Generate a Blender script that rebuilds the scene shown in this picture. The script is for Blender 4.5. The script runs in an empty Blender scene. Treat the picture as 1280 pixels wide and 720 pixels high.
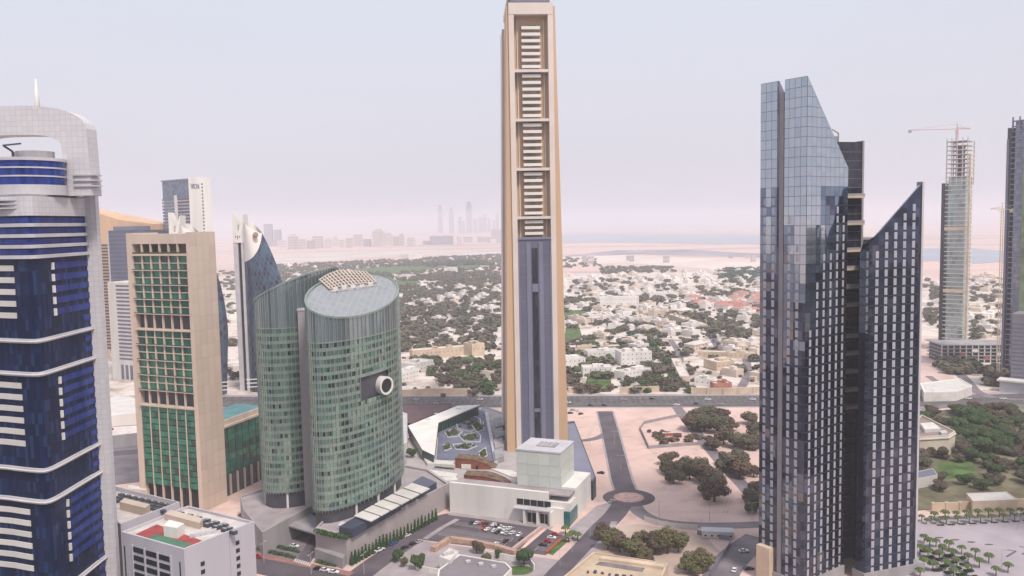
import bpy, math, random
from mathutils import Vector, Matrix, noise
random.seed(11)
rnd = random.random
def U(a, b): return a + (b - a) * rnd()
R = math.radians
SC = bpy.context.scene
COL = SC.collection

# ------------------------------------------------------------------ camera, world, sun, exposure
H, FPX = 165.0, 1030.0
PITCH, ROLL = math.atan(82 / FPX), R(-1.1)
_F = Vector((0, math.cos(PITCH), -math.sin(PITCH))); _R0 = Vector((1, 0, 0)); _U0 = _R0.cross(_F)
_R = _R0 * math.cos(ROLL) + _U0 * math.sin(ROLL); _U = _U0 * math.cos(ROLL) - _R0 * math.sin(ROLL)
cam = bpy.data.cameras.new('camera'); camo = bpy.data.objects.new('camera', cam); COL.objects.link(camo)
camo.matrix_world = Matrix(((_R.x, _U.x, -_F.x, 0), (_R.y, _U.y, -_F.y, 0), (_R.z, _U.z, -_F.z, H), (0, 0, 0, 1)))
cam.sensor_width = 36; cam.lens = 36 * FPX / 1280; cam.clip_start = 1; cam.clip_end = 90000
SC.camera = camo
SUN_EL, SUN_AZ = R(56), R(150)            # azimuth from +Y (north of the picture) clockwise: behind and to the right
world = bpy.data.worlds.new('World'); SC.world = world; world.use_nodes = True
nt = world.node_tree; N = nt.nodes; L = nt.links
bg = N['Background']; bg.inputs['Strength'].default_value = 0.1
sky = N.new('ShaderNodeTexSky'); sky.sky_type = 'NISHITA'; sky.sun_disc = False
sky.sun_elevation = SUN_EL; sky.sun_rotation = SUN_AZ; sky.air_density = 1.5; sky.dust_density = 6; sky.ozone_density = 1.5
tc = N.new('ShaderNodeTexCoord'); sp = N.new('ShaderNodeSeparateXYZ'); L.new(tc.outputs['Generated'], sp.inputs[0])
cr = N.new('ShaderNodeValToRGB'); L.new(sp.outputs['Z'], cr.inputs[0])     # thin high overcast over the blue
cr.color_ramp.elements[0].position = 0.0; cr.color_ramp.elements[0].color = (.665, .635, .715, 1)
cr.color_ramp.elements[1].position = 0.35; cr.color_ramp.elements[1].color = (.64, .675, .77, 1)
ns = N.new('ShaderNodeTexNoise'); ns.inputs['Scale'].default_value = 2.2; ns.inputs['Detail'].default_value = 4
mp = N.new('ShaderNodeMapping'); mp.inputs['Scale'].default_value = (1, 1, 3.5)
L.new(tc.outputs['Generated'], mp.inputs[0]); L.new(mp.outputs[0], ns.inputs[0])
mr = N.new('ShaderNodeMapRange'); mr.inputs[1].default_value = .3; mr.inputs[2].default_value = .7; mr.inputs[3].default_value = 8.55; mr.inputs[4].default_value = 8.85
L.new(ns.outputs[0], mr.inputs[0])
sc_ = N.new('ShaderNodeVectorMath'); sc_.operation = 'SCALE'; L.new(cr.outputs[0], sc_.inputs[0]); L.new(mr.outputs[0], sc_.inputs['Scale'])
mx = N.new('ShaderNodeMix'); mx.data_type = 'RGBA'; mx.inputs[0].default_value = .86
L.new(sky.outputs[0], mx.inputs[6]); L.new(sc_.outputs[0], mx.inputs[7]); L.new(mx.outputs[2], bg.inputs['Color'])
sl = bpy.data.lights.new('sun', 'SUN'); sl.energy = 2.3; sl.angle = R(12); sl.color = (1, .93, .85)
so = bpy.data.objects.new('sun', sl); COL.objects.link(so)
sd = Vector((math.sin(SUN_AZ) * math.cos(SUN_EL), math.cos(SUN_AZ) * math.cos(SUN_EL), math.sin(SUN_EL)))
so.rotation_euler = sd.to_track_quat('Z', 'Y').to_euler()
so.location = (300, -300, 500)
vs = SC.view_settings; vs.view_transform = 'Standard'; vs.look = 'None'; vs.exposure = 0.5; vs.gamma = 1
SC.render.engine = 'CYCLES'
cy = SC.cycles; cy.use_denoising = True; cy.max_bounces = 5; cy.diffuse_bounces = 2; cy.glossy_bounces = 3; cy.transmission_bounces = 3
cy.volume_bounces = 1; cy.transparent_max_bounces = 4; cy.caustics_reflective = False; cy.caustics_refractive = False

# ------------------------------------------------------------------ picture -> place
def ray(px, py): return _F + _R * ((px - 640) / FPX) + _U * ((360 - py) / FPX)
def g(px, py, z=0.0):                      # where the line of sight meets the level z
    r = ray(px, py); t = (z - H) / r.z
    return Vector((r.x * t, r.y * t, z))
def at(px, py, Y):
    r = ray(px, py); t = Y / r.y
    return Vector((r.x * t, Y, H + r.z * t))
def gp(l, z=0.0): return [g(x, y, z) for x, y in l]

# ------------------------------------------------------------------ mesh helpers
class MB:
    def __init__(s): s.v = []; s.f = []; s.uv = []
    def face(s, pts, uvs=None):
        n = len(s.v); s.v += [tuple(p) for p in pts]; s.f.append(list(range(n, n + len(pts))))
        s.uv.append(uvs or [(p[0], p[1]) for p in pts])
    def box(s, x0, x1, y0, y1, z0, z1):
        n = len(s.v)
        s.v += [(x0, y0, z0), (x1, y0, z0), (x1, y1, z0), (x0, y1, z0), (x0, y0, z1), (x1, y0, z1), (x1, y1, z1), (x0, y1, z1)]
        for q, a, b in (((0, 1, 5, 4), 0, 2), ((1, 2, 6, 5), 1, 2), ((2, 3, 7, 6), 0, 2), ((3, 0, 4, 7), 1, 2), ((4, 5, 6, 7), 0, 1), ((3, 2, 1, 0), 0, 1)):
            s.f.append([n + i for i in q]); s.uv.append([(s.v[n + i][a], s.v[n + i][b]) for i in q])
        return s
    def prism(s, poly, z0, z1, top=True, bottom=True):
        P = [(p[0], p[1]) for p in poly]
        if sum(P[i - 1][0] * P[i][1] - P[i][0] * P[i - 1][1] for i in range(len(P))) < 0:
            P.reverse()
            if isinstance(z1, (list, tuple)): z1 = list(z1)[::-1]
        k = len(P); n = len(s.v)
        zt = z1 if isinstance(z1, (list, tuple)) else [z1] * k
        s.v += [(x, y, z0) for x, y in P] + [(P[i][0], P[i][1], zt[i]) for i in range(k)]
        u = 0
        for i in range(k):
            j = (i + 1) % k; l = math.hypot(P[j][0] - P[i][0], P[j][1] - P[i][1])
            s.f.append([n + i, n + j, n + k + j, n + k + i]); s.uv.append([(u, z0), (u + l, z0), (u + l, zt[j]), (u, zt[i])]); u += l
        if top: s.f.append([n + k + i for i in range(k)]); s.uv.append(P[:])
        if bottom: s.f.append([n + i for i in range(k - 1, -1, -1)]); s.uv.append(P[::-1])
        return s
    def strip(s, pts, z0, z1, closed=False):          # thin upright wall sheet along pts (z may be lists)
        k = len(pts); u = 0; n = len(s.v)
        a = z0 if isinstance(z0, (list, tuple)) else [z0] * k; b = z1 if isinstance(z1, (list, tuple)) else [z1] * k
        s.v += [(p[0], p[1], a[i]) for i, p in enumerate(pts)] + [(p[0], p[1], b[i]) for i, p in enumerate(pts)]
        for i in range(k if closed else k - 1):
            j = (i + 1) % k; l = math.hypot(pts[j][0] - pts[i][0], pts[j][1] - pts[i][1])
            s.f.append([n + i, n + j, n + k + j, n + k + i]); s.uv.append([(u, a[i]), (u + l, a[j]), (u + l, b[j]), (u, b[i])]); u += l
        return s
    def tube(s, p, q, r0, r1=None, n=8, cap=True):
        p, q = Vector(p), Vector(q); r1 = r0 if r1 is None else r1
        d = (q - p).normalized(); a = d.orthogonal().normalized(); b = d.cross(a); k = len(s.v)
        for c, r in ((p, r0), (q, r1)):
            for i in range(n):
                t = 2 * math.pi * i / n; s.v.append(tuple(c + a * (r * math.cos(t)) + b * (r * math.sin(t))))
        for i in range(n):
            j = (i + 1) % n; s.f.append([k + i, k + j, k + n + j, k + n + i]); s.uv.append([(i, 0), (i + 1, 0), (i + 1, 1), (i, 1)])
        if cap:
            s.f.append([k + i for i in range(n - 1, -1, -1)]); s.uv.append([(0, 0)] * n)
            s.f.append([k + n + i for i in range(n)]); s.uv.append([(0, 0)] * n)
        return s
    def beam(s, p, q, w, h):                            # a bar from p to q, w wide and h high
        p, q = Vector(p), Vector(q); d = q - p
        a = Vector((-d.y, d.x, 0)); a = (a.normalized() if a.length > 1e-6 else Vector((1, 0, 0))) * (w / 2)
        b = d.cross(a).normalized() * (h / 2); n = len(s.v)
        for c in (p, q):
            s.v += [tuple(c - a - b), tuple(c + a - b), tuple(c + a + b), tuple(c - a + b)]
        for qd in ((0, 1, 5, 4), (1, 2, 6, 5), (2, 3, 7, 6), (3, 0, 4, 7), (3, 2, 1, 0), (4, 5, 6, 7)):
            s.f.append([n + i for i in qd]); s.uv.append([(s.v[n + i][0], s.v[n + i][2]) for i in qd])
        return s
    def mesh(s, name, mat, smooth=False):
        m = bpy.data.meshes.new(name); m.from_pydata(s.v, [], s.f)
        l = m.uv_layers.new(name='UVMap'); fl = [c for uv in s.uv for p in uv for c in (p[0], p[1])]
        l.data.foreach_set('uv', fl)
        if mat: m.materials.append(mat)
        if smooth: m.polygons.foreach_set('use_smooth', [True] * len(m.polygons))
        m.update(); return m
def link(name, mesh, parent=None, loc=(0, 0, 0), rz=0.0):
    o = bpy.data.objects.new(name, mesh); COL.objects.link(o); o.location = loc; o.rotation_euler = (0, 0, rz)
    if parent: o.parent = parent
    return o
def part(name, mb, mat, parent, smooth=False): return link(name, mb.mesh(name, mat, smooth), parent)
def bpart(name, b, mat, parent): return part(name, MB().box(*b), mat, parent)
def tag(o, label=None, cat=None, group=None, kind=None):
    if label: o['label'] = label
    if cat: o['category'] = cat
    if group: o['group'] = group
    if kind: o['kind'] = kind
    return o
def thing(name, label, cat, loc=(0, 0, 0), rz=0.0, group=None):
    return tag(link(name, None, None, loc, rz), label, cat, group)
def frame(name, label, cat, p0, p1, z=0.0, group=None):   # local x runs along the front p0->p1, y to the back
    rz = math.atan2(p1[1] - p0[1], p1[0] - p0[0])
    return thing(name, label, cat, (p0[0], p0[1], z), rz, group), math.hypot(p1[0] - p0[0], p1[1] - p0[1])
def struct(name, mb, mat): return tag(link(name, mb.mesh(name, mat)), kind='structure')
KIDS = {}
def kids(o):
    return [c for c in COL.objects if c.parent == o]
def proto_kids(o):
    if o.name not in KIDS: KIDS[o.name] = [(c, [(d, []) for d in kids(c)]) for c in kids(o)]
    return KIDS[o.name]
def dup(o, loc, rz=0.0, s=1.0, label=None, group=None, mats=None):
    ks = proto_kids(o)
    r = o.copy(); COL.objects.link(r); r.location = loc; r.rotation_euler = (0, 0, rz); r.scale = s if isinstance(s, tuple) else (s, s, s)
    if label: r['label'] = label
    if group: r['group'] = group
    for c, ds in ks:
        cc = c.copy(); COL.objects.link(cc); cc.parent = r
        if mats and c.name.split('.')[0] in mats: cc.data = mats[c.name.split('.')[0]]
        for d, _ in ds:
            dd = d.copy(); COL.objects.link(dd); dd.parent = cc
    return r

# ------------------------------------------------------------------ materials
def lin(c): return tuple((x / 12.92 if x <= .04045 else ((x + .055) / 1.055) ** 2.4) for x in c)
def newmat(name):
    m = bpy.data.materials.new(name); m.use_nodes = True; t = m.node_tree
    return m, t, t.nodes, t.links, t.nodes['Principled BSDF']
def mat(name, col, rough=.8, var=.18, scale=.15, metal=0.0, bump=0.0, rand=0.0, col2=None, spec=.3, detail=5, streak=False):
    m, t, n, l, b = newmat(name)
    tc = n.new('ShaderNodeTexCoord'); no = n.new('ShaderNodeTexNoise'); no.inputs['Scale'].default_value = scale; no.inputs['Detail'].default_value = detail
    if streak:
        mp = n.new('ShaderNodeMapping'); mp.inputs['Scale'].default_value = (1, 1, .12); l.new(tc.outputs['Object'], mp.inputs[0]); l.new(mp.outputs[0], no.inputs[0])
    else: l.new(tc.outputs['Object'], no.inputs[0])
    c2 = col2 or tuple(max(0, c * (1 - 2 * var)) for c in col)
    mxn = n.new('ShaderNodeMix'); mxn.data_type = 'RGBA'; mxn.inputs[6].default_value = (*[min(1, c * (1 + var)) for c in col], 1) if not col2 else (*col, 1)
    mxn.inputs[7].default_value = (*c2, 1)
    rm = n.new('ShaderNodeMapRange'); rm.inputs[1].default_value = .35; rm.inputs[2].default_value = .68; l.new(no.outputs[0], rm.inputs[0]); l.new(rm.outputs[0], mxn.inputs[0])
    out = mxn.outputs[2]
    if rand:
        oi = n.new('ShaderNodeObjectInfo'); hs = n.new('ShaderNodeHueSaturation')
        r1 = n.new('ShaderNodeMapRange'); r1.inputs[3].default_value = 1 - rand; r1.inputs[4].default_value = 1 + rand; l.new(oi.outputs['Random'], r1.inputs[0])
        l.new(r1.outputs[0], hs.inputs['Value']); l.new(out, hs.inputs['Color']); out = hs.outputs[0]
    l.new(out, b.inputs['Base Color'])
    b.inputs['Roughness'].default_value = rough; b.inputs['Metallic'].default_value = metal; b.inputs['Specular IOR Level'].default_value = spec
    if bump:
        bp = n.new('ShaderNodeBump'); bp.inputs['Strength'].default_value = bump; bp.inputs['Distance'].default_value = .3
        n2 = n.new('ShaderNodeTexNoise'); n2.inputs['Scale'].default_value = scale * 8; n2.inputs['Detail'].default_value = 4
        l.new(tc.outputs['Object'], n2.inputs[0]); l.new(n2.outputs[0], bp.inputs['Height']); l.new(bp.outputs[0], b.inputs['Normal'])
    return m
def glass(name, cols, cell=(1.5, 3.8), metal=.5, rough=.06, wave=.25, wscale=.06, rand=False, joint=0.0, jcol=(.02, .02, .03), spec=.6):
    """coated facade glass: pane-by-pane tint (UV cells in metres), faint waviness that bends reflections"""
    m, t, n, l, b = newmat(name)
    uv = n.new('ShaderNodeUVMap'); dv = n.new('ShaderNodeVectorMath'); dv.operation = 'DIVIDE'; dv.inputs[1].default_value = (cell[0], cell[1], 1)
    fl = n.new('ShaderNodeVectorMath'); fl.operation = 'FLOOR'; wn = n.new('ShaderNodeTexWhiteNoise'); wn.noise_dimensions = '3D'
    l.new(uv.outputs[0], dv.inputs[0]); l.new(dv.outputs[0], fl.inputs[0])
    src = fl.outputs[0]
    if rand:
        oi = n.new('ShaderNodeObjectInfo'); ad = n.new('ShaderNodeVectorMath'); ad.operation = 'ADD'; l.new(fl.outputs[0], ad.inputs[0]); l.new(oi.outputs['Random'], ad.inputs[1]); src = ad.outputs[0]
    l.new(src, wn.inputs[0])
    ra = n.new('ShaderNodeValToRGB'); ra.color_ramp.interpolation = 'CONSTANT'
    e = ra.color_ramp.elements
    while len(e) < len(cols): e.new(.5)
    for i, (p, c) in enumerate(cols): e[i].position = p; e[i].color = (*c, 1)
    l.new(wn.outputs[0], ra.inputs[0]); out = ra.outputs[0]
    if joint:
        fr = n.new('ShaderNodeVectorMath'); fr.operation = 'FRACTION'; l.new(dv.outputs[0], fr.inputs[0]); se = n.new('ShaderNodeSeparateXYZ'); l.new(fr.outputs[0], se.inputs[0])
        a1 = n.new('ShaderNodeMath'); a1.operation = 'LESS_THAN'; a1.inputs[1].default_value = joint / cell[0]; l.new(se.outputs[0], a1.inputs[0])
        a2 = n.new('ShaderNodeMath'); a2.operation = 'LESS_THAN'; a2.inputs[1].default_value = joint / cell[1]; l.new(se.outputs[1], a2.inputs[0])
        mm = n.new('ShaderNodeMath'); mm.operation = 'MAXIMUM'; l.new(a1.outputs[0], mm.inputs[0]); l.new(a2.outputs[0], mm.inputs[1])
        mi = n.new('ShaderNodeMix'); mi.data_type = 'RGBA'; l.new(mm.outputs[0], mi.inputs[0]); l.new(out, mi.inputs[6]); mi.inputs[7].default_value = (*jcol, 1); out = mi.outputs[2]
    l.new(out, b.inputs['Base Color'])
    b.inputs['Metallic'].default_value = metal; b.inputs['Roughness'].default_value = rough; b.inputs['Specular IOR Level'].default_value = spec
    if wave:
        tc = n.new('ShaderNodeTexCoord'); no = n.new('ShaderNodeTexNoise'); no.inputs['Scale'].default_value = wscale; no.inputs['Detail'].default_value = 3
        l.new(tc.outputs['Object'], no.inputs[0])
        ad = n.new('ShaderNodeMath'); ad.operation = 'MULTIPLY_ADD'; ad.inputs[1].default_value = .12; l.new(wn.outputs[0], ad.inputs[0]); l.new(no.outputs[0], ad.inputs[2])
        bp = n.new('ShaderNodeBump'); bp.inputs['Strength'].default_value = wave; bp.inputs['Distance'].default_value = 1.0
        l.new(ad.outputs[0], bp.inputs['Height']); l.new(bp.outputs[0], b.inputs['Normal'])
    return m
def foliage(name, c1, c2, c3):
    m, t, n, l, b = newmat(name)
    tc = n.new('ShaderNodeTexCoord'); no = n.new('ShaderNodeTexNoise'); no.inputs['Scale'].default_value = .35; l.new(tc.outputs['Object'], no.inputs[0])
    oi = n.new('ShaderNodeObjectInfo')
    a = n.new('ShaderNodeMix'); a.data_type = 'RGBA'; a.inputs[6].default_value = (*c1, 1); a.inputs[7].default_value = (*c2, 1); l.new(oi.outputs['Random'], a.inputs[0])
    c = n.new('ShaderNodeMix'); c.data_type = 'RGBA'; c.inputs[7].default_value = (*c3, 1); l.new(a.outputs[2], c.inputs[6])
    r1 = n.new('ShaderNodeMapRange'); r1.inputs[1].default_value = .45; r1.inputs[2].default_value = .7; r1.inputs[4].default_value = .7; l.new(no.outputs[0], r1.inputs[0]); l.new(r1.outputs[0], c.inputs[0])
    l.new(c.outputs[2], b.inputs['Base Color']); b.inputs['Roughness'].default_value = .85; b.inputs['Specular IOR Level'].default_value = .15
    return m
M = {}
M['sand'] = mat('sand', (.56, .43, .37), .95, .12, .02, bump=.15, col2=(.47, .36, .31))
M['asphalt'] = mat('asphalt', (.115, .095, .11), .9, .14, .06)
M['asphalt2'] = mat('worn_asphalt', (.20, .17, .185), .9, .14, .08)
M['paving'] = mat('paving', (.36, .31, .32), .9, .1, .1)
M['redpave'] = mat('red_paving', (.30, .16, .14), .9, .12, .2)
M['line'] = mat('road_paint', (.65, .62, .6), .8, .1, 1)
M['lawn'] = mat('lawn', (.085, .14, .04), .95, .25, .1)
M['water'] = mat('lagoon_water', (.27, .31, .37), .35, .08, .002)
M['white'] = mat('white_render', (.74, .70, .66), .75, .06, .08, streak=True)
M['offwhite'] = mat('off_white_stone', (.62, .585, .55), .8, .06, .1, streak=True, rand=.05)
M['grey'] = mat('grey_concrete', (.33, .31, .32), .85, .1, .1, streak=True)
M['lgrey'] = mat('light_grey_panel', (.52, .50, .525), .55, .06, .12, rand=.05)
M['dgrey'] = mat('dark_grey_metal', (.07, .07, .085), .5, .1, .2)
M['black'] = mat('dark_opening', (.02, .02, .025), .4, .1, .3)
M['beige'] = mat('beige_stone', (.57, .46, .38), .8, .06, .1, streak=True, rand=.05)
M['tan'] = mat('tan_cladding', (.60, .40, .255), .7, .05, .05, streak=True)
M['pale'] = mat('pale_pink_cladding', (.70, .60, .54), .6, .04, .05)
M['slate'] = mat('slate_cladding', (.135, .135, .195), .45, .06, .06)
M['slate2'] = mat('pale_slate_cladding', (.20, .20, .27), .45, .06, .06)
M['tanwall'] = mat('sand_rendered_wall', (.60, .47, .35), .9, .08, .1)
M['villa'] = mat('villa_render', (.74, .685, .645), .85, .07, .12, rand=.14)
M['villat'] = mat('villa_tan_render', (.66, .55, .46), .85, .07, .12, rand=.14)
M['roofgrey'] = mat('flat_roof_screed', (.58, .52, .49), .9, .1, .2, rand=.12)
M['redroof'] = mat('red_tile_roof', (.46, .20, .15), .85, .12, .3, rand=.1)
M['terracotta'] = mat('terracotta_brick', (.26, .085, .05), .85, .12, .5)
M['trunk'] = mat('bark', (.13, .095, .07), .95, .2, 1)
M['steel'] = mat('painted_steel', (.45, .42, .42), .5, .1, .5)
M['redcrane'] = mat('crane_paint', (.50, .26, .24), .6, .1, .5)
M['orange'] = mat('orange_barrier', (.70, .16, .05), .7, .1, .5)
M['teal'] = mat('teal_roof', (.10, .24, .26), .6, .12, .1)
M['tile'] = mat('crown_tile', (.50, .475, .50), .45, .05, .2, rand=.06)
M['bluepave'] = mat('blue_grey_paving', (.16, .17, .24), .8, .1, .1)
M['curbw'] = mat('white_planter', (.66, .62, .58), .8, .06, .3)
M['redcourt'] = mat('red_court', (.35, .07, .07), .85, .1, .3)
M['greencourt'] = mat('green_court', (.08, .19, .12), .85, .1, .3)
M['flower'] = mat('red_flowers', (.40, .10, .05), .9, .3, 1.5)
M['tyre'] = mat('tyre', (.02, .02, .02), .9, .1, 2)
M['carglass'] = mat('car_glass', (.02, .025, .03), .1, .1, 1, spec=.6)
M['leaf'] = foliage('ghaf_leaves', (.135, .118, .082), (.115, .112, .072), (.17, .145, .108))
M['leafg'] = foliage('green_leaves', (.055, .10, .032), (.075, .11, .045), (.095, .115, .055))
M['leafb'] = foliage('brown_leaves', (.15, .105, .075), (.11, .085, .06), (.17, .13, .10))
M['leafy'] = foliage('olive_leaves', (.15, .13, .065), (.125, .125, .06), (.17, .14, .08))
M['palm'] = foliage('palm_leaves', (.085, .12, .04), (.10, .13, .045), (.13, .14, .06))
M['hedge'] = foliage('hedge_leaves', (.035, .085, .03), (.05, .095, .035), (.06, .11, .04))
NAVY = glass('navy_glass', [(0, (.05, .065, .105)), (.45, (.07, .085, .14)), (.75, (.035, .04, .065)), (.93, (.11, .13, .19))], (3.2, 4), .9, .05, .30, .05)
NAVYTOP = glass('sky_reflection_glass', [(0, (.42, .48, .54)), (.5, (.46, .51, .56)), (.85, (.39, .46, .52))], (3.2, 4), .85, .05, .10, .05, rand=True)  # pale tint paints the sky's reflection into the upper panes
NAVYMID = glass('mid_reflection_glass', [(0, (.20, .26, .34)), (.5, (.16, .21, .29)), (.85, (.24, .29, .36))], (3.2, 4), .88, .05, .25, .06, rand=True)  # middle tint for the painted sky reflection fading downwards
NAVYLOW = glass('patchy_reflection_glass', [(0, (.14, .17, .23)), (.5, (.19, .19, .21)), (.85, (.10, .15, .24))], (3.2, 4), .9, .05, .3, .06, rand=True)  # tint for painted patches of broken reflection lower down
PANEL = mat('white_window_panel', (.38, .375, .425), .25, .05, .3, rand=.10, spec=.5)
DARKGL = glass('dark_glass', [(0, (.02, .022, .035)), (.6, (.035, .035, .05)), (.9, (.06, .05, .06))], (1.6, 4), .3, .1, .15)
BLUE = glass('cobalt_glass', [(0, (.02, .045, .24)), (.5, (.024, .055, .28)), (.8, (.016, .034, .18))], (1.3, 3.9), .3, .1, .15, rand=True, spec=.3)
BLUED = glass('midnight_glass', [(0, (.008, .015, .05)), (.55, (.011, .022, .075)), (.85, (.02, .04, .11))], (1.3, 3.9), .08, .12, .2, spec=.12)
GREEN = glass('emerald_glass', [(0, (.018, .15, .095)), (.4, (.015, .105, .07)), (.68, (.025, .055, .045)), (.82, (.025, .20, .125))], (3.4, 3.6), .25, .12, .15, rand=True)
TEALG = glass('sea_green_glass', [(0, (.24, .39, .33)), (.34, (.18, .31, .26)), (.62, (.12, .22, .18)), (.76, (.04, .07, .065)), (.86, (.14, .44, .31)), (.91, (.25, .40, .35))], (1.5, 4.1), .72, .07, .12, rand=True)
TEALT = glass('pale_teal_glass', [(0, (.30, .37, .39)), (.5, (.28, .355, .375)), (.8, (.32, .39, .41))], (1.5, 4.1), .7, .1, .1)
GREYGL = glass('grey_tower_glass', [(0, (.18, .22, .29)), (.5, (.13, .16, .22)), (.8, (.24, .28, .34))], (2.4, 3.6), .5, .1, .1)
FARGL = glass('site_glass', [(0, (.42, .52, .52)), (.5, (.36, .47, .48)), (.85, (.25, .33, .35))], (3, 4.2), .5, .12, .1)
CARCOL = {k: mat(k + '_car_paint', c, .3, .03, .5, spec=.5) for k, c in dict(white=(.78, .77, .76), red=(.42, .02, .03), black=(.02, .02, .022), silver=(.42, .42, .43), blue=(.03, .10, .32)).items()}
def lattice():
    m, t, n, l, b = newmat('lattice_glass')
    uv = n.new('ShaderNodeUVMap'); se = n.new('ShaderNodeSeparateXYZ'); l.new(uv.outputs[0], se.inputs[0])
    outs = []
    for sgn in (1, -1):
        a = n.new('ShaderNodeMath'); a.operation = 'MULTIPLY'; a.inputs[1].default_value = .19; l.new(se.outputs[0], a.inputs[0])
        c = n.new('ShaderNodeMath'); c.operation = 'MULTIPLY_ADD'; c.inputs[1].default_value = .105 * sgn; l.new(se.outputs[1], c.inputs[0]); l.new(a.outputs[0], c.inputs[2])
        f = n.new('ShaderNodeMath'); f.operation = 'FRACT'; l.new(c.outputs[0], f.inputs[0])
        d = n.new('ShaderNodeMath'); d.operation = 'LESS_THAN'; d.inputs[1].default_value = .2; l.new(f.outputs[0], d.inputs[0]); outs.append(d)
    mm = n.new('ShaderNodeMath'); mm.operation = 'MAXIMUM'; l.new(outs[0].outputs[0], mm.inputs[0]); l.new(outs[1].outputs[0], mm.inputs[1])
    no = n.new('ShaderNodeTexNoise'); no.inputs['Scale'].default_value = .09; l.new(uv.outputs[0], no.inputs[0])
    ra = n.new('ShaderNodeValToRGB'); ra.color_ramp.elements[0].position = .4; ra.color_ramp.elements[0].color = (.022, .033, .07, 1); ra.color_ramp.elements[1].position = .62; ra.color_ramp.elements[1].color = (.05, .14, .20, 1); l.new(no.outputs[0], ra.inputs[0])
    mi = n.new('ShaderNodeMix'); mi.data_type = 'RGBA'; l.new(mm.outputs[0], mi.inputs[0]); l.new(ra.outputs[0], mi.inputs[6]); mi.inputs[7].default_value = (.13, .12, .165, 1)
    l.new(mi.outputs[2], b.inputs['Base Color']); b.inputs['Metallic'].default_value = .4; b.inputs['Roughness'].default_value = .2
    return m
LATTICE = lattice()

# ------------------------------------------------------------------ ground, roads, water
def sheet(name, poly, z, m): 
    mb = MB(); P = [(p[0], p[1], z) for p in poly]
    if sum(P[i - 1][0] * P[i][1] - P[i][0] * P[i - 1][1] for i in range(len(P))) < 0: P.reverse()
    mb.face(P); return struct(name, mb, m)
def ribbon(name, pts, w, z, m, kind='structure'):           # a road along world points
    mb = MB(); k = len(pts); l = []; r = []
    for i in range(k):
        a = Vector(pts[max(0, i - 1)][:2]); b = Vector(pts[min(k - 1, i + 1)][:2]); d = (b - a).normalized(); p = Vector(pts[i][:2]); o = Vector((-d.y, d.x)) * w / 2
        l.append((p + o)[:] + (z,)); r.append((p - o)[:] + (z,))
    for i in range(k - 1): mb.face([r[i], r[i + 1], l[i + 1], l[i]])
    return tag(link(name, mb.mesh(name, m)), kind=kind)
def smooth(pts, n=5):
    P = [Vector(p[:2]) for p in pts]; out = []
    for i in range(len(P) - 1):
        a, b, c, d = P[max(0, i - 1)], P[i], P[i + 1], P[min(len(P) - 1, i + 2)]
        for k in range(n):
            t = k / n; out.append(.5 * ((2 * b) + (c - a) * t + (2 * a - 5 * b + 4 * c - d) * t * t + (3 * b - a - 3 * c + d) * t ** 3))
    return out + [P[-1]]
def circle(c, r, n=28, ry=None): return [(c[0] + r * math.cos(2 * math.pi * i / n), c[1] + (ry or r) * math.sin(2 * math.pi * i / n)) for i in range(n)]

def ground_mat():
    m, t, n, l, b = newmat('desert_ground')
    tc = n.new('ShaderNodeTexCoord')
    def noise(s, d=6, vec=None):
        no = n.new('ShaderNodeTexNoise'); no.inputs['Scale'].default_value = s; no.inputs['Detail'].default_value = d; l.new(vec or tc.outputs['Object'], no.inputs[0]); return no.outputs[0]
    def mix(f, a, c):
        mi = n.new('ShaderNodeMix'); mi.data_type = 'RGBA'; l.new(f, mi.inputs[0])
        for k, v in ((6, a), (7, c)):
            if isinstance(v, tuple): mi.inputs[k].default_value = (*v, 1)
            else: l.new(v, mi.inputs[k])
        return mi.outputs[2]
    def rng(v, a, c, lo=0., hi=1.):
        r = n.new('ShaderNodeMapRange'); r.inputs[1].default_value = a; r.inputs[2].default_value = c; r.inputs[3].default_value = lo; r.inputs[4].default_value = hi; l.new(v, r.inputs[0]); return r.outputs[0]
    base = mix(rng(noise(.02), .35, .65), (.69, .50, .445), (.585, .415, .37))
    fine = mix(rng(noise(.09, 9), .5, .72, 0, .6), base, (.43, .32, .28))
    mp = n.new('ShaderNodeMapping'); mp.inputs['Scale'].default_value = (.25, 1, 1); mp.inputs['Rotation'].default_value = (0, 0, .25); l.new(tc.outputs['Object'], mp.inputs[0])
    big = mix(rng(noise(.0022, 7, mp.outputs[0]), .5, .62, 0, .65), fine, (.36, .31, .295))
    l.new(big, b.inputs['Base Color']); b.inputs['Roughness'].default_value = .95; b.inputs['Specular IOR Level'].default_value = .1
    return m
GM = ground_mat()
sheet('ground', [(-18000, -2500), (18000, -2500), (18000, 30000), (-18000, 30000)], 0, GM)

# dark city ground added behind the viewpoint, unseen, to darken glass reflections
sheet('reflected_dark_ground', [(-2500, -2400), (2500, -2400), (2500, 255), (-2500, 255)], .003, mat('reflected_dark_ground', (.15, .13, .13), .9, .4, .01))
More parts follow.
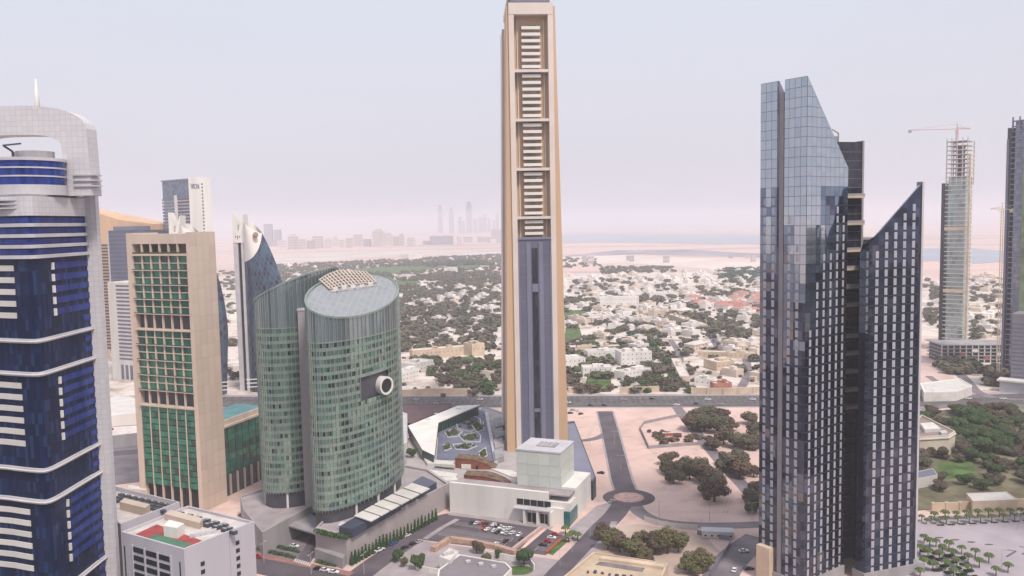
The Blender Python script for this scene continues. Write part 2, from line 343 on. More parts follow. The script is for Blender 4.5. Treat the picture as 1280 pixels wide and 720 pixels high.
# highway across the picture: two carriageways, a median and a service road
hw = smooth([(-900, 812), (-500, 790), (-220, 772), (-102, 761), (60, 748), (223, 736), (354, 724), (454, 722), (620, 735), (1100, 800)])
def offs(pts, o):
    out = []
    for i, p in enumerate(pts):
        d = (Vector(pts[min(len(pts) - 1, i + 1)][:2]) - Vector(pts[max(0, i - 1)][:2])).normalized(); out.append(Vector(p[:2]) + Vector((-d.y, d.x)) * o)
    return out
ribbon('highway_verge', hw, 58, .004, M['paving'])
for k, (o, w) in enumerate(((13, 15), (-5, 15), (-21, 8))): ribbon('highway', offs(hw, o), w, .012, M['asphalt'])
ribbon('median_strip', offs(hw, 4), 2.6, .12, M['lawn'])
ribbon('verge_grass', offs(hw, -15), 3.2, .10, M['lawn'])
for o in (13, -5):
    mb = MB()
    for i, p in enumerate(offs(hw, o)[:-1]):
        q = offs(hw, o)[i + 1]
        for k in range(6):
            a = p.lerp(q, k / 6); b = p.lerp(q, k / 6 + .07); d = (b - a).normalized(); nn = Vector((-d.y, d.x)) * .12
            for e in (-3.6, 0, 3.6):
                s = Vector((-d.y, d.x)) * e; mb.face([(*(a + s - nn), .018), (*(b + s - nn), .018), (*(b + s + nn), .018), (*(a + s + nn), .018)])
    tag(link('lane_marking', mb.mesh('lane_marking', M['line'])), kind='structure')
# wheel tracks in the sand
TRK = mat('wheel_track', (.50, .37, .325), .95, .12, .08, col2=(.58, .43, .375))
for pts in ([(795, 628), (840, 600), (822, 570), (790, 545), (770, 535)], [(745, 575), (735, 550), (745, 528), (760, 520)], [(800, 640), (850, 640), (910, 640), (948, 648)], [(862, 560), (820, 566), (790, 575), (772, 585)], [(905, 645), (915, 620), (935, 612)], [(800, 660), (830, 672), (870, 680), (905, 690)], [(735, 585), (752, 605), (770, 615)]):
    c_ = smooth([g(*p) for p in pts], 8)
    for o_ in (-.95, .95): ribbon('wheel_track', offs(c_, o_), .75, .0035, TRK)
# street from the highway to the roundabout
st = [g(756, 514), g(763, 540), g(770, 570), g(777, 600), g(782, 613)]
ribbon('street_shoulder', st, 15.5, .004, M['paving'])
ribbon('street', st, 12.5, .012, M['asphalt'])
ribbon('side_street', smooth([g(700, 551), g(725, 551), g(748, 547), g(763, 538)]), 7, .008, M['asphalt2'])
rc = g(786, 622)
sheet('roundabout', circle(rc, 15.5), .016, M['asphalt'])
mb = MB().prism(circle(rc, 9.5), .016, .18); struct('roundabout_island', mb, M['redpave'])
mb = MB().prism(circle(rc, 8.6), .18, .24); struct('roundabout_planting', mb, mat('pink_gravel', (.52, .35, .31), .95, .12, .4))
ribbon('street', smooth([g(793, 632), g(802, 642), g(822, 651), g(860, 656), g(905, 657), g(960, 655), g(1010, 650)]), 9, .012, M['asphalt2'])
ribbon('street', smooth([g(777, 631), g(768, 644), g(752, 660), g(728, 687), g(700, 716), g(676, 745)]), 12, .020, M['asphalt'])
ribbon('sidewalk', smooth([g(768, 652), g(760, 668), g(738, 692), g(712, 720)]), 3.4, .09, M['paving'])
sheet('plaza_apron', gp([(712, 661), (746, 632), (764, 628), (778, 636), (756, 657), (736, 680), (718, 682)]), .008, M['paving'])
ribbon('dirt_track', smooth([g(846, 509), g(862, 530), g(885, 558), g(908, 585), g(928, 606), g(948, 628), g(975, 650)]), 9, .008, M['asphalt2'])
ribbon('access_road', smooth([g(950, 672), g(925, 690), g(905, 712), g(893, 740)]), 16, .012, M['asphalt2'])
sheet('sand_lot', gp([(748, 660), (800, 655), (880, 668), (900, 690), (860, 735), (690, 735)]), .004, mat('site_sand', (.50, .38, .32), .95, .14, .05, col2=(.38, .28, .24)))
# front avenue, lower edge of the picture
ribbon('avenue', [g(250, 690), g(322, 704), g(400, 721), g(470, 738)], 19, .012, M['asphalt'])
ribbon('sidewalk', [g(300, 688), g(330, 695.5), g(392, 708), g(440, 718)], 4.5, .10, M['redpave'])
mb = MB()
for k in range(8):
    a = g(369 + k * 2.7, 700.5 + k * .75); mb.box(a.x - .35, a.x + .35, a.y - 1.9, a.y + 1.9, .108, .112)
tag(link('zebra_crossing', mb.mesh('zebra_crossing', M['line'])), kind='structure')
ribbon('drive', smooth([g(377, 705), g(387, 690), g(395, 676), g(402, 664)]), 8, .016, M['asphalt'])
sheet('forecourt', gp([(318, 690), (330, 672), (352, 662), (400, 655), (396, 690), (375, 704)]), .006, M['asphalt2'])
# street beside the podium and the car park
ribbon('street', smooth([g(438, 728), g(468, 705), g(505, 680), g(532, 662), g(551, 650), g(570, 646), g(600, 649)]), 13, .020, M['asphalt'])
sheet('car_park', gp([(560, 643), (676, 660), (646, 690), (528, 675)]), .012, M['asphalt'])
sheet('car_park', gp([(684, 661), (711, 672), (682, 694), (650, 690)]), .012, M['asphalt'])
ribbon('sidewalk', [g(572, 649), g(552, 660), g(531, 674)], 3, .1, M['paving'])
ribbon('sidewalk', [g(562, 642), g(625, 650), g(690, 660)], 5, .1, M['paving'])
sheet('garden_paving', gp([(470, 712), (500, 690), (530, 676), (700, 700), (690, 735), (455, 735)]), .006, M['paving'])
mb = MB()
for (x0, y0, x1, y1, n) in ((566, 655, 650, 668, 26), (556, 663, 640, 677, 26), (548, 668, 632, 683, 26), (590, 647, 668, 659, 24), (690, 667, 668, 688, 10)):
    a, b = g(x0, y0), g(x1, y1); d = (b - a).normalized(); nn = Vector((-d.y, d.x, 0))
    for k in range(n):
        p = a.lerp(b, k / n); mb.face([(*(p - d * .07)[:2], .018), (*(p + d * .07)[:2], .018), (*(p + d * .07 + nn * 4.8)[:2], .018), (*(p - d * .07 + nn * 4.8)[:2], .018)])
    mb.face([(*(a - nn * .07)[:2], .022), (*(b - nn * .07)[:2], .022), (*(b + nn * .07)[:2], .022), (*(a + nn * .07)[:2], .022)])
tag(link('parking_bay_line', mb.mesh('parking_bay_line', M['line'])), kind='structure')
# streets of the quarter beyond the highway
for pts, w in (([(860, 380), (880, 405), (897, 432), (915, 460)], 11), ([(887, 372), (905, 395), (925, 412), (948, 432)], 8), ([(700, 425), (760, 421), (830, 424), (880, 428), (945, 424)], 6),
               ([(560, 405), (574, 395), (578, 382), (590, 373), (600, 366)], 20), ([(505, 432), (530, 422), (560, 405)], 9), ([(845, 470), (850, 445), (838, 425)], 8), ([(925, 487), (935, 465), (930, 440)], 9),
               ([(760, 350), (830, 362), (900, 368), (955, 362)], 7), ([(740, 470), (742, 492)], 5), ([(700, 394), (770, 400), (850, 392)], 6)):
    ribbon('road', smooth([g(*p) for p in pts]), w, .006, M['asphalt2'])
def quarter_mat():
    m, t, n, l, b = newmat('garden_quarter_ground')
    tc = n.new('ShaderNodeTexCoord'); no = n.new('ShaderNodeTexNoise'); no.inputs['Scale'].default_value = .022; no.inputs['Detail'].default_value = 8; no.inputs['Roughness'].default_value = .65
    l.new(tc.outputs['Object'], no.inputs[0]); ra = n.new('ShaderNodeValToRGB'); e = ra.color_ramp.elements
    for _ in range(3): e.new(.5)
    for k, (p, c) in enumerate(((.33, (.22, .19, .14)), (.41, (.40, .335, .29)), (.49, (.60, .51, .455)), (.58, (.68, .60, .55)), (.70, (.52, .45, .41)))): e[k].position = p; e[k].color = (*c, 1)
    l.new(no.outputs[0], ra.inputs[0]); l.new(ra.outputs[0], b.inputs['Base Color']); b.inputs['Roughness'].default_value = .95; b.inputs['Specular IOR Level'].default_value = .1
    return m
QM = quarter_mat()
sheet('quarter_ground', [(-700, 815), (-102, 785), (223, 762), (320, 755), (640, 1900), (900, 2600), (-1200, 2600)], .002, QM)
sheet('quarter_ground', [(420, 760), (640, 775), (1300, 1000), (1500, 2200), (900, 2000)], .002, QM)
LAWNS = [[(707, 410), (724, 408), (728, 422), (705, 430)], [(724, 425), (742, 422), (748, 434), (728, 436)], [(735, 470), (764, 470), (764, 490), (728, 490)], [(705, 388), (738, 387), (740, 398), (706, 400)], [(805, 398), (850, 397), (852, 404), (806, 405)],
         [(576, 446), (592, 445), (594, 454), (576, 455)], [(480, 352), (522, 349), (528, 355), (500, 362)], [(1172, 578), (1215, 575), (1222, 596), (1170, 600)], [(440, 336), (520, 330), (560, 334), (500, 342), (440, 345)], [(560, 332), (600, 330), (598, 336), (560, 339)]]
for q in LAWNS: sheet('lawn', gp(q), .02, M['lawn'])
# lagoon, mud flats and pale sand far out
sheet('lagoon', gp([(690, 303.5), (760, 303), (870, 305), (960, 305.5), (1010, 304), (1010, 293), (960, 293.5), (850, 292.2), (760, 291.5), (690, 291)]), 1.2, M['water'])
sheet('lagoon', gp([(1140, 327), (1165, 326), (1215, 330), (1270, 326), (1290, 318), (1250, 313), (1210, 310), (1140, 311)]), .8, M['water'])
sheet('mud_flat', gp([(700, 321), (770, 313), (860, 312), (955, 318), (955, 322), (880, 320), (800, 318)]), .6, mat('mud_flat', (.30, .27, .30), .8, .2, .004))
sheet('sand_flat', gp([(690, 322), (780, 319), (960, 326), (960, 340), (880, 336), (780, 329), (690, 331)]), .5, mat('pale_sand', (.66, .56, .50), .95, .06, .004))
sheet('sand_flat', gp([(300, 322), (420, 316), (520, 312), (640, 316), (640, 320), (520, 318), (420, 325), (300, 333)]), .5, mat('pale_dust', (.58, .50, .46), .95, .08, .004))
# plaza by the dark towers
sheet('palm_plaza', gp([(1120, 655), (1165, 645), (1300, 640), (1340, 760), (1120, 760)]), .010, mat('plaza_paving', (.40, .345, .375), .85, .08, .05))
sheet('park_ground', gp([(1120, 515), (1290, 508), (1300, 625), (1130, 640)]), .006, mat('park_soil', (.17, .15, .09), .95, .3, .06))
for q, w in (([(1150, 512), (1215, 505), (1290, 508)], 10), ([(1195, 462), (1210, 478), (1222, 490), (1245, 497), (1290, 499)], 10), ([(1160, 470), (1190, 488), (1225, 497)], 7)):
    ribbon('road', smooth([g(*p) for p in q]), w, .020, M['asphalt2'])
mb = MB()
for q in ([(1255, 687), (1270, 689), (1258, 696)], [(1274, 683), (1290, 686), (1278, 693)]):
    pp = [g(*a) for a in q]
    for a, b in ((pp[0], pp[1]), (pp[1], pp[2])): mb.beam((a.x, a.y, .05), (b.x, b.y, .05), .9, .07)
for x in (1174, 1194, 1214, 1236):
    a = g(x, 672 + (x - 1174) * .14); mb.prism(circle(a, 2.2, 10, .9), .012, .05)
tag(link('paving_inlay', mb.mesh('paving_inlay', M['asphalt'])), kind='structure')
# ------------------------------------------------------------------ towers
def outset(pts, t):
    P = [Vector(p[:2]) for p in pts]; out = []
    for i, p in enumerate(P):
        d = (P[min(len(P) - 1, i + 1)] - P[max(0, i - 1)]).normalized(); out.append(p + Vector((d.y, -d.x)) * t)
    return out
def band(pts, t, z0, z1, t0=0.0):
    return MB().prism(list(outset(pts, t0)) + list(outset(pts, t))[::-1], z0, z1)
def sub(pts, a, b):                                  # the stretch of a polyline between arc fractions a and b
    P = [Vector(p[:2]) for p in pts]; L_ = [0]
    for i in range(1, len(P)): L_.append(L_[-1] + (P[i] - P[i - 1]).length)
    def pt(s):
        for i in range(1, len(P)):
            if L_[i] >= s - 1e-9: return P[i - 1].lerp(P[i], (s - L_[i - 1]) / max(1e-9, L_[i] - L_[i - 1]))
        return P[-1]
    s0, s1 = a * L_[-1], b * L_[-1]
    return [pt(s0)] + [P[i] for i in range(len(P)) if s0 + .05 < L_[i] < s1 - .05] + [pt(s1)]

def blue_tower():
    O = at(47, 433, 268); RE = at(114, 418, 301) - O; WE = at(133, 416, 304) - O; LE = at(0, 431, 273) - O
    t = thing('blue_glass_tower', 'tall cobalt blue glass tower with white belts under a tiled arch crown', 'tower', (O.x, O.y, 0))
    left = [(LE.x * 2.2, LE.y * 1.9), (LE.x * 1.5, LE.y * 1.42), (LE.x, LE.y), (LE.x * .6, LE.y * .52), (LE.x * .3, LE.y * .2), (LE.x * .12, LE.y * .04)]
    prow = [(LE.x * .03, .1), (.1, .9), (.5, 3)]
    right = [(RE.x * .3 + .4, 8), (RE.x * .55 + .2, 16), (RE.x * .8, 25), (RE.x, RE.y)]
    front = left + prow + right
    ZT = 172
    part('glass_body', MB().prism(front + [(RE.x - 1.2, RE.y + 1.5), (RE.x - 17, 62), (LE.x * 2.2, 62)], 0, ZT), BLUED, t)
    lf = sub(front, 0, .41); rf = sub(front, .665, 1.0)
    # narrow pale wing wall at the end of the glazed flank
    part('wing_wall', MB().prism([(RE.x, RE.y), (WE.x, RE.y + .5), (WE.x, RE.y + 3), (RE.x, RE.y + 3)], 0, 178), TILEM, t)
    belts = [(128.5, 130.5), (117.5, 119.5), (85.2, 87.2), (74.6, 76.6), (42, 44), (31.5, 33.5)]
    for a, b in belts:
        bl = part('belt', band(front, .9, a, b - .6), M['lgrey'], t)
        part('belt_rail', band(front, 1.25, a + .5, a + .8, .9), M['white'], bl)
    z = 4.0
    while z < 156:
        zone = any(lo - 2.5 < z < hi + 2.5 for lo, hi in ((117, 131), (74, 88), (31, 45)))
        if not zone:
            part('spandrel', band(lf, .3, z, z + 1.85), M['offwhite'], t)
            s = part('blue_spandrel', band(rf, .3, z, z + 2.15), BLUE, t)
            p = rf[0]; bpart('end_cap', (p.x - .2, p.x + .75, p.y - .55, p.y + .2, z - .1, z + 2.3), M['white'], s)
        else:
            part('blue_spandrel', band(sub(front, .93, 1), .25, z, z + 2.0), BLUE, t)
        z += 3.9
    for k, zz in enumerate((156.2, 159.6, 163.1, 166.6)):
        part('belt', band(front, 1.2, zz, zz + 1.15), M['lgrey'], t)
        part('blue_spandrel', band(front, .25, zz + 1.35, zz + 3.0), BLUE, t)
    part('parapet', band(front, .8, 170.2, 176.5), TILEM, t)
    part('roof_slab', MB().prism([(p[0] * .99, p[1] + .3) for p in front] + [(RE.x - 17, 61), (LE.x * 2.2, 61)], 176.5, 177.2), M['grey'], t)
    # arch crown
    c = at(22, 137, 292) - Vector((O.x, O.y, 0)); wo = at(116, 200, 292).x - O.x; wi = at(82, 200, 292).x - O.x
    ho, hi_ = wo - c.x, wi - c.x; y0, y1 = 22, 29
    prof = [(ho, 177.2)] + [(ho * (1 - .004 * k), 177.2 + (200.4 - 177.2) * k / 6) for k in range(1, 7)]
    prof += [(ho * .97 * math.cos(a) ** .8, 200.4 + 8.2 * math.sin(a)) for a in [R(8 + 82 * k / 14) for k in range(15)]]
    prof_o = prof + [(-x, z) for x, z in prof[::-1][1:]]
    inn = [(hi_, 177.2), (hi_, 192)] + [(hi_ * math.cos(a) ** .55, 194 + 4.6 * math.sin(a)) for a in [R(10 + 80 * k / 8) for k in range(9)]]
    prof_i = inn + [(-x, z) for x, z in inn[::-1][1:]]
    # pair outer and inner profiles by fraction
    def samp(P, f):
        LL = [0]
        for i in range(1, len(P)): LL.append(LL[-1] + math.dist(P[i], P[i - 1]))
        s = f * LL[-1]
        for i in range(1, len(P)):
            if LL[i] >= s - 1e-9:
                u = (s - LL[i - 1]) / max(1e-9, LL[i] - LL[i - 1]); return (P[i - 1][0] + (P[i][0] - P[i - 1][0]) * u, P[i - 1][1] + (P[i][1] - P[i - 1][1]) * u)
        return P[-1]
    mb = MB(); n = 48; cx = c.x
    for i in range(n):
        a0, a1 = samp(prof_o, i / n), samp(prof_o, (i + 1) / n); b0, b1 = samp(prof_i, i / n), samp(prof_i, (i + 1) / n)
        for (p, q, ya, yb) in ((a0, a1, y0, y1), (b1, b0, y0, y1)):
            u0, u1 = i * 2.0, (i + 1) * 2.0
            mb.face([(cx + p[0], yb, p[1]), (cx + q[0], yb, q[1]), (cx + q[0], ya, q[1]), (cx + p[0], ya, p[1])], [(u0, yb), (u1, yb), (u1, ya), (u0, ya)])
        for ya, fl in ((y0, 1), (y1, -1)):
            q4 = [(cx + b0[0], ya, b0[1]), (cx + a0[0], ya, a0[1]), (cx + a1[0], ya, a1[1]), (cx + b1[0], ya, b1[1])][::fl]; mb.face(q4, [(p[0], p[2]) for p in q4])
    arch = part('arch_crown', mb, TILEM, t)
    for k in range(3):
        zz = 180.3 + k * 1.9
        part('louvre_fin', MB().box(cx + ho - 6, cx + ho + 1.4, y0 - .6, y0 + 5, zz, zz + .5), M['lgrey'], arch)
        part('louvre_fin', MB().box(-14, -3.5, -.2, 6, 172.5 + k * 1.3, 172.9 + k * 1.3), M['lgrey'], arch)
    part('mast', MB().tube((at(33, 110, 292).x - O.x, 30, 206), (at(33, 110, 292).x - O.x, 30, 219), 1.25, .25, 10), M['white'], t, True)
    dc = (at(30, 215, 282).x - O.x, 16.5); dr = at(72, 215, 282).x - at(30, 215, 282).x
    dr_ = part('drum', MB().prism(circle(dc, dr, 40), 177.2, 189.0), BLUE, t)
    for z0, z1, o in ((177.2, 180.6, .35), (183.2, 183.7, .3), (186.0, 186.5, .3), (188.6, 189.6, .45)):
        part('drum_band', MB().prism(circle(dc, dr + o, 40), z0, z1), M['lgrey'], dr_)
    part('plant_room', MB().prism(circle((dc[0] + 1, dc[1] + 3), 6, 16), 189.6, 192.4), M['grey'], dr_)
    mb = MB().tube((dc[0] - 3, dc[1] - 3, 189.6), (dc[0] - 3, dc[1] - 3, 192), .5).beam((dc[0] - 3, dc[1] - 3, 192), (dc[0] - 5, dc[1] - 5, 194), .6, .6).beam((dc[0] - 5, dc[1] - 5, 194), (dc[0] + 1, dc[1] - 5, 194.5), .5, .5)
    part('cleaning_crane', mb, M['dgrey'], dr_)
TILEM = glass('crown_tiles', [(0, (.60, .57, .58)), (.5, (.62, .59, .60)), (.8, (.58, .555, .57))], (1.9, 1.9), 0, .4, 0, joint=.13, jcol=(.47, .45, .48), spec=.3)
blue_tower()

def index_tower():
    c = Vector((15.6, 553, 0)); rz = R(3.0)
    t = thing('slab_tower', 'very tall slender tan slab tower with balcony stack above slate panelling', 'tower', tuple(c), rz)
    D = 92
    # buttress piers: outer faces lean in with height
    for s in (-1, 1):
        q0, q1, q2 = 14.4 * s, 21.2 * s, 16.0 * s
        for y0, y1, nm in ((0, 26, 'tan'), (64, D, 'pale')):
            mb = MB(); P = []
            for y in (y0, y1): P += [(q0, y, 0), (q1, y, 0), (q2, y, 306), (q0, y, 306)]
            n = len(mb.v); mb.v += P
            for f_ in ((0, 1, 2, 3), (7, 6, 5, 4), (1, 5, 6, 2), (4, 0, 3, 7), (3, 2, 6, 7), (0, 4, 5, 1)):
                mb.f.append([n + i for i in f_]); mb.uv.append([(P[i][0] + P[i][1], P[i][2]) for i in f_])
            part('buttress', mb, M[nm], t)
        bpart('edge_frame', (min(11.2 * s, 14.6 * s), max(11.2 * s, 14.6 * s), -1.4, 8, 0, 308), M['pale'], t)
        bpart('flank_wall', (min(12 * s, 14 * s), max(12 * s, 14 * s), 26, 64, 0, 308), GREYGL, t)
    bpart('core', (-11.2, 11.2, 5.5, D - 1, 0, 308), M['tan'], t)
    bpart('top_beam', (-14.6, 14.6, -1.6, 8, 300.5, 308), M['pale'], t)
    tb = bpart('plant_floor', (-12.5, 12.5, 1, D - 3, 308, 317), M['dgrey'], t)
    for k in range(3): bpart('plant_louvre', (-12.9, 12.9, .6, .98, 309 + 2.6 * k, 310.2 + 2.6 * k), M['slate2'], tb)
    bpart('roof_cap', (-13.6, 13.6, 0, D - 2, 317, 321), M['pale'], t)
    zS = at(668, 297, 553).z
    zb = [at(668, y, 553).z for y in (88.5, 150, 211.5, 272)]
    top = at(668, 30, 553).z
    for z in zb: bpart('cross_beam', (-11.2, 11.2, -1.0, 5.5, z - .9, z + .9), M['pale'], t)
    rec = bpart('stair_recess', (-6.3, 6.3, 4.4, 5.6, zS, top + .5), mat('recess_brown', (.50, .34, .23), .8), t)
    edges = [top] + zb + [zS]; sm = MB().box(-6.2, 6.2, .6, 4.35, -.95, .95).mesh('balcony', M['white'])
    for i in range(5):
        hi, lo = edges[i] - (0 if i == 0 else .9), edges[i + 1] + .9; k = max(2, round((hi - lo) / 4.1))
        for j in range(k):
            zc = lo + (hi - lo) * (j + .5) / k
            link('balcony', sm, t, (0, 0, zc))
            if rnd() < .45: bpart('planter', (U(-5, 0), U(1, 5), .7, 1.3, zc + .98, zc + 1.5), M['hedge'], t)
    for x in (-8.8, 8.8): bpart('jamb_rib', (x - .35, x + .35, 4.6, 5.5, zS, top + 4), M['pale'], t)
    sl = bpart('slate_panel', (-11.2, 11.2, -1.0, 5.5, 0, zS), M['slate'], t)
    for x0, x1 in ((-5.6, -2.7), (2.7, 5.6), (-11.0, -10.2), (10.2, 11.0)): bpart('slate_rib', (x0, x1, -1.5, -1.0, 0, zS - 3), M['slate2'], sl)
    bpart('slot_glazing', (-2.0, 2.0, -1.12, -.98, 4, zS - 7), DARKGL, sl)
    bpart('slot_break', (-2.0, 2.0, -1.4, -1.12, zS * .765, zS * .80), M['slate2'], sl); bpart('slot_break', (-2.0, 2.0, -1.4, -1.12, zS * .235, zS * .25), M['slate2'], sl)
    bpart('lintel', (-11.2, 11.2, -1.6, -1.0, zS - 1.2, zS + .4), M['slate2'], sl)
    zz = 12
    sk = MB().box(-11.15, 11.15, -1.03, -1.0, -.08, .08).mesh('joint', M['slate2'])
    while zz < zS - 2: link('joint', sk, sl, (0, 0, zz)); zz += 8.3
index_tower()

def beige_tower():
    t, W = frame('beige_office_tower', 'beige stone tower with grid of emerald glass bays and blank flank', 'tower', (-227.5, 488), (-182.5, 469))
    D, HT = 20, 163
    bpart('core', (2.2, W - 1.5, 3.2, D - .4, 0, 150), M['dgrey'], t)
    bpart('corner_pier', (0, 4.6, 0, D, 0, HT), M['beige'], t)
    bpart('flank_wall', (W - 3, W - .12, 0, D, 0, HT), M['beige'], t)
    # stone panels on the blank flank
    pm = MB().box(W - .12, W + .06, .04, D / 4 - .04, .05, 8.1).mesh('panel', M['beige'])
    for r in range(20):
        for c in range(4): link('panel', pm, t, (0, c * D / 4, r * 8.15))
    bpart('top_beam', (4.6, W - 3, 0, D, 156.5, 162.2), M['beige'], t)
    bpart('back_wall', (4.6, W - 3, D - 2, D, 0, 156.5), M['beige'], t)
    cols = [4.6 + (W - 7.6) * i / 6 for i in range(7)]
    for x in cols[1:-1]: bpart('column', (x - .42, x + .42, .1, 1.2, 0, 156.5), M['beige'], t)
    bpart('terrace_floor', (4.6, W - 3, -.8, D - 2, 149.6, 150.8), M['beige'], t)
    bpart('terrace_planting', (5, W - 3.2, -.7, -.1, 150.8, 151.7), M['hedge'], t)
    pmsh = {}
    def bay(zlo, zhi, n, flush):
        h = (zhi - zlo) / n
        key = round(h, 3), flush
        if key not in pmsh:
            y = .05 if flush else .9
            pmsh[key] = MB().box(.45, (W - 7.6) / 6 - .45, y, y + .3, .35, h - .12).mesh('pane', GREEN)
        for r in range(n):
            for c in range(6): link('pane', pmsh[key], t, (cols[c], 0, zlo + r * h))
            if not flush:
                lg = bpart('ledge', (3.9, W - 2.4, -.8 if r % 2 == 0 else .3, 1.2, zlo + r * h - .22, zlo + r * h + .22), M['beige'], t)
                if r % 2 == 0: bpart('ledge_rail', (4, W - 2.6, -.78, -.7, zlo + r * h + .22, zlo + r * h + .7), M['dgrey'], lg)
    bay(115.5, 149.6, 8, False); bay(70, 106, 8, False); bay(12.6, 60.6, 13, True)
    for z in (106.2, 60.8): bpart('sky_lobby_floor', (4, W - 2.6, -.9, 5, z - .5, z + .5), M['beige'], t)
    for z0, z1 in ((106.7, 115.2), (61.3, 69.7)): bpart('sky_lobby_wall', (4.6, W - 3, 4.5, 4.8, z0, z1), mat('lobby_brown', (.20, .12, .08), .8), t)
    bpart('plinth', (-6, 5, -4, D, 0, 9), M['beige'], t)
    bpart('entrance_glazing', (4.6, W - 3, 2.6, 2.9, 0, 12.4), M['black'], t)
beige_tower()

def green_block():
    p1 = g(327, 600); p0 = g(270, 628)
    t, W = frame('green_glass_block', 'low emerald glass block with teal roof beside the beige tower', 'building', p0, (p1.x, p1.y))
    HH = 43; D = 30
    t.rotation_euler.z = math.atan2(p1.y - p0.y, p1.x - p0.x)
    W = 62
    bpart('body', (0, W, .4, D, 0, HH), M['dgrey'], t)
    n, k = 9, 7; pm = MB().box(.3, W / n - .3, .15, .4, .25, 3.9).mesh('pane', GREEN)
    for r in range(k):
        for c in range(n): link('pane', pm, t, (c * W / n, 0, 13.5 + r * 4.15))
    for c in range(n + 1): bpart('column', (c * W / n - .5, c * W / n + .5, -.9, .2, 0, 13.3), M['beige'], t)
    bpart('cornice', (-1, W + 1, -1, D, HH, HH + 1.2), M['beige'], t)
    bpart('roof', (6, W - 4, 4, D - 3, HH + 1.2, HH + 3.4), M['teal'], t)
    bpart('parapet', (10, W - 2, 1, 2, HH + 1.2, HH + 4.4), M['beige'], t)
green_block()

# round green towers on the podium
def ellipse(c, a, b, th, n=64):
    out = []
    for i in range(n):
        u = 2 * math.pi * i / n; x, y = a * math.cos(u), b * math.sin(u); out.append((c[0] + x * math.cos(th) - y * math.sin(th), c[1] + x * math.sin(th) + y * math.cos(th)))
    return out
def round_tower(label, c, a, b, th, plane, zb, sky_hole, ztopglass):
    t = thing('round_glass_tower', label, 'tower', (c[0], c[1], 0), 0, None)
    E = ellipse((0, 0), a, b, th, 72); zt = lambda p: plane[0] + plane[1] * p[0] + plane[2] * p[1]
    Ein = ellipse((0, 0), a - 1.2, b - 1.2, th, 72)
    part('core', MB().prism(Ein, 0, [zt(p) - 1.5 for p in Ein]), M['dgrey'], t)
    zmin = min(zt(p) for p in E); fh = 4.1; z = zb + 6
    fl = 0
    while z + fh < zmin - 8:
        pts = E + [E[0]]
        hole = sky_hole and sky_hole[0] < z < sky_hole[1]
        if hole:                                        # the wall is cut away round the sky opening
            pts = [E[i % 72] for i in range(sky_hole[3], 73 + sky_hole[2])]
        part('glass_band', MB().strip(pts, z + 1.75, z + fh), TEALG, t)
        part('spandrel', band(pts, .12, z, z + 1.75, -.3), SPAN, t)
        z += fh; fl += 1
    zc = z
    part('upper_screen', MB().strip(E + [E[0]], zc, [zt(p) for p in E + [E[0]]]), TEALT, t)
    part('spandrel', band(E + [E[0]], .35, zc, zc + .7, -.3), SPAN, t)
    mm = 72 * 1
    for i in range(0, 72):
        p = E[i]; q = outset([E[i - 1], p, E[(i + 1) % 72]], .42)[1]
        zlo, zhi = zb + 5, zt(p) + .3
        if sky_hole and sky_hole[2] < i < sky_hole[3]:
            mb = MB().beam((q.x, q.y, zlo), (q.x, q.y, sky_hole[0]), .22, .3).beam((q.x, q.y, sky_hole[1] + 4), (q.x, q.y, zhi), .22, .3)
        else: mb = MB().beam((q.x, q.y, zlo), (q.x, q.y, zhi), .15, .3)
        part('mullion', mb, MULL, t)
    part('roof_rim', rim(E, zt), SPAN, t)
    # glazed sloping roof with an open slatted well
    return t, E, zt
def rim(E, zt):
    mb = MB(); o = outset([E[-1]] + E + [E[0]], .55)[1:-1]; i_ = outset([E[-1]] + E + [E[0]], -.6)[1:-1]; n = len(E)
    for k in range(n):
        j = (k + 1) % n
        z0, z1 = zt(E[k]), zt(E[j])
        A, B, C, D = (*o[k], z0 - .3), (*o[j], z1 - .3), (*o[j], z1 + .7), (*o[k], z0 + .7)
        mb.face([A, B, C, D]); e, f_ = (*i_[k], z0 + .7), (*i_[j], z1 + .7); mb.face([D, C, f_, e]); mb.face([e, f_, (*i_[j], z1 - .3), (*i_[k], z0 - .3)])
    return mb
SPAN = mat('pale_green_spandrel', (.27, .335, .30), .22, .06, .2, metal=.35, rand=.06)
MULL = mat('pale_mullion', (.30, .34, .32), .5, .05, .3)
ROOFGL = glass('grey_roof_glass', [(0, (.27, .285, .30)), (.5, (.29, .305, .32)), (.8, (.25, .265, .28))], (3, 3), .1, .4, 0, joint=.3, jcol=(.36, .37, .38))
cE, tE = (-86, 449), R(70)
t, E, zt = round_tower('green glass oval tower with porthole opening and slatted sloping roof well', cE, 41, 15.5, tE, (127.5, -.45, .30), 14, (at(470, 499, 440).z, at(470, 467, 440).z, 48, 56), 0)
ct, st_ = math.cos(tE), math.sin(tE)
def EP(u, v): return (u * ct - v * st_, u * st_ + v * ct)
mb = MB(); Ei = ellipse((0, 0), 41 - .6, 15.5 - .6, tE, 72); mb.face([(p[0], p[1], zt(p) - .05) for p in Ei], [(p[0], p[1]) for p in Ei])
roof = part('sloping_roof', mb, ROOFGL, t)
def onroof(px, py):
    r = ray(px, py); o = Vector((-cE[0], -cE[1], H)); t_ = 0
    n_ = Vector((.45, -.30, 1)); t_ = (127.5 - n_.dot(o)) / n_.dot(r); q_ = o + r * t_; return Vector((q_.x, q_.y))
wa = [onroof(*p) for p in ((399, 352), (410, 345), (424, 340), (441, 340.5), (457, 342))]; wb = [onroof(*p) for p in ((415, 366), (430, 364), (445, 362), (459, 360), (473, 358))]
mb = MB(); mb.face([(p.x, p.y, zt(p) + .12) for p in wa + wb[::-1]]); part('roof_well', mb, M['grey'], roof)
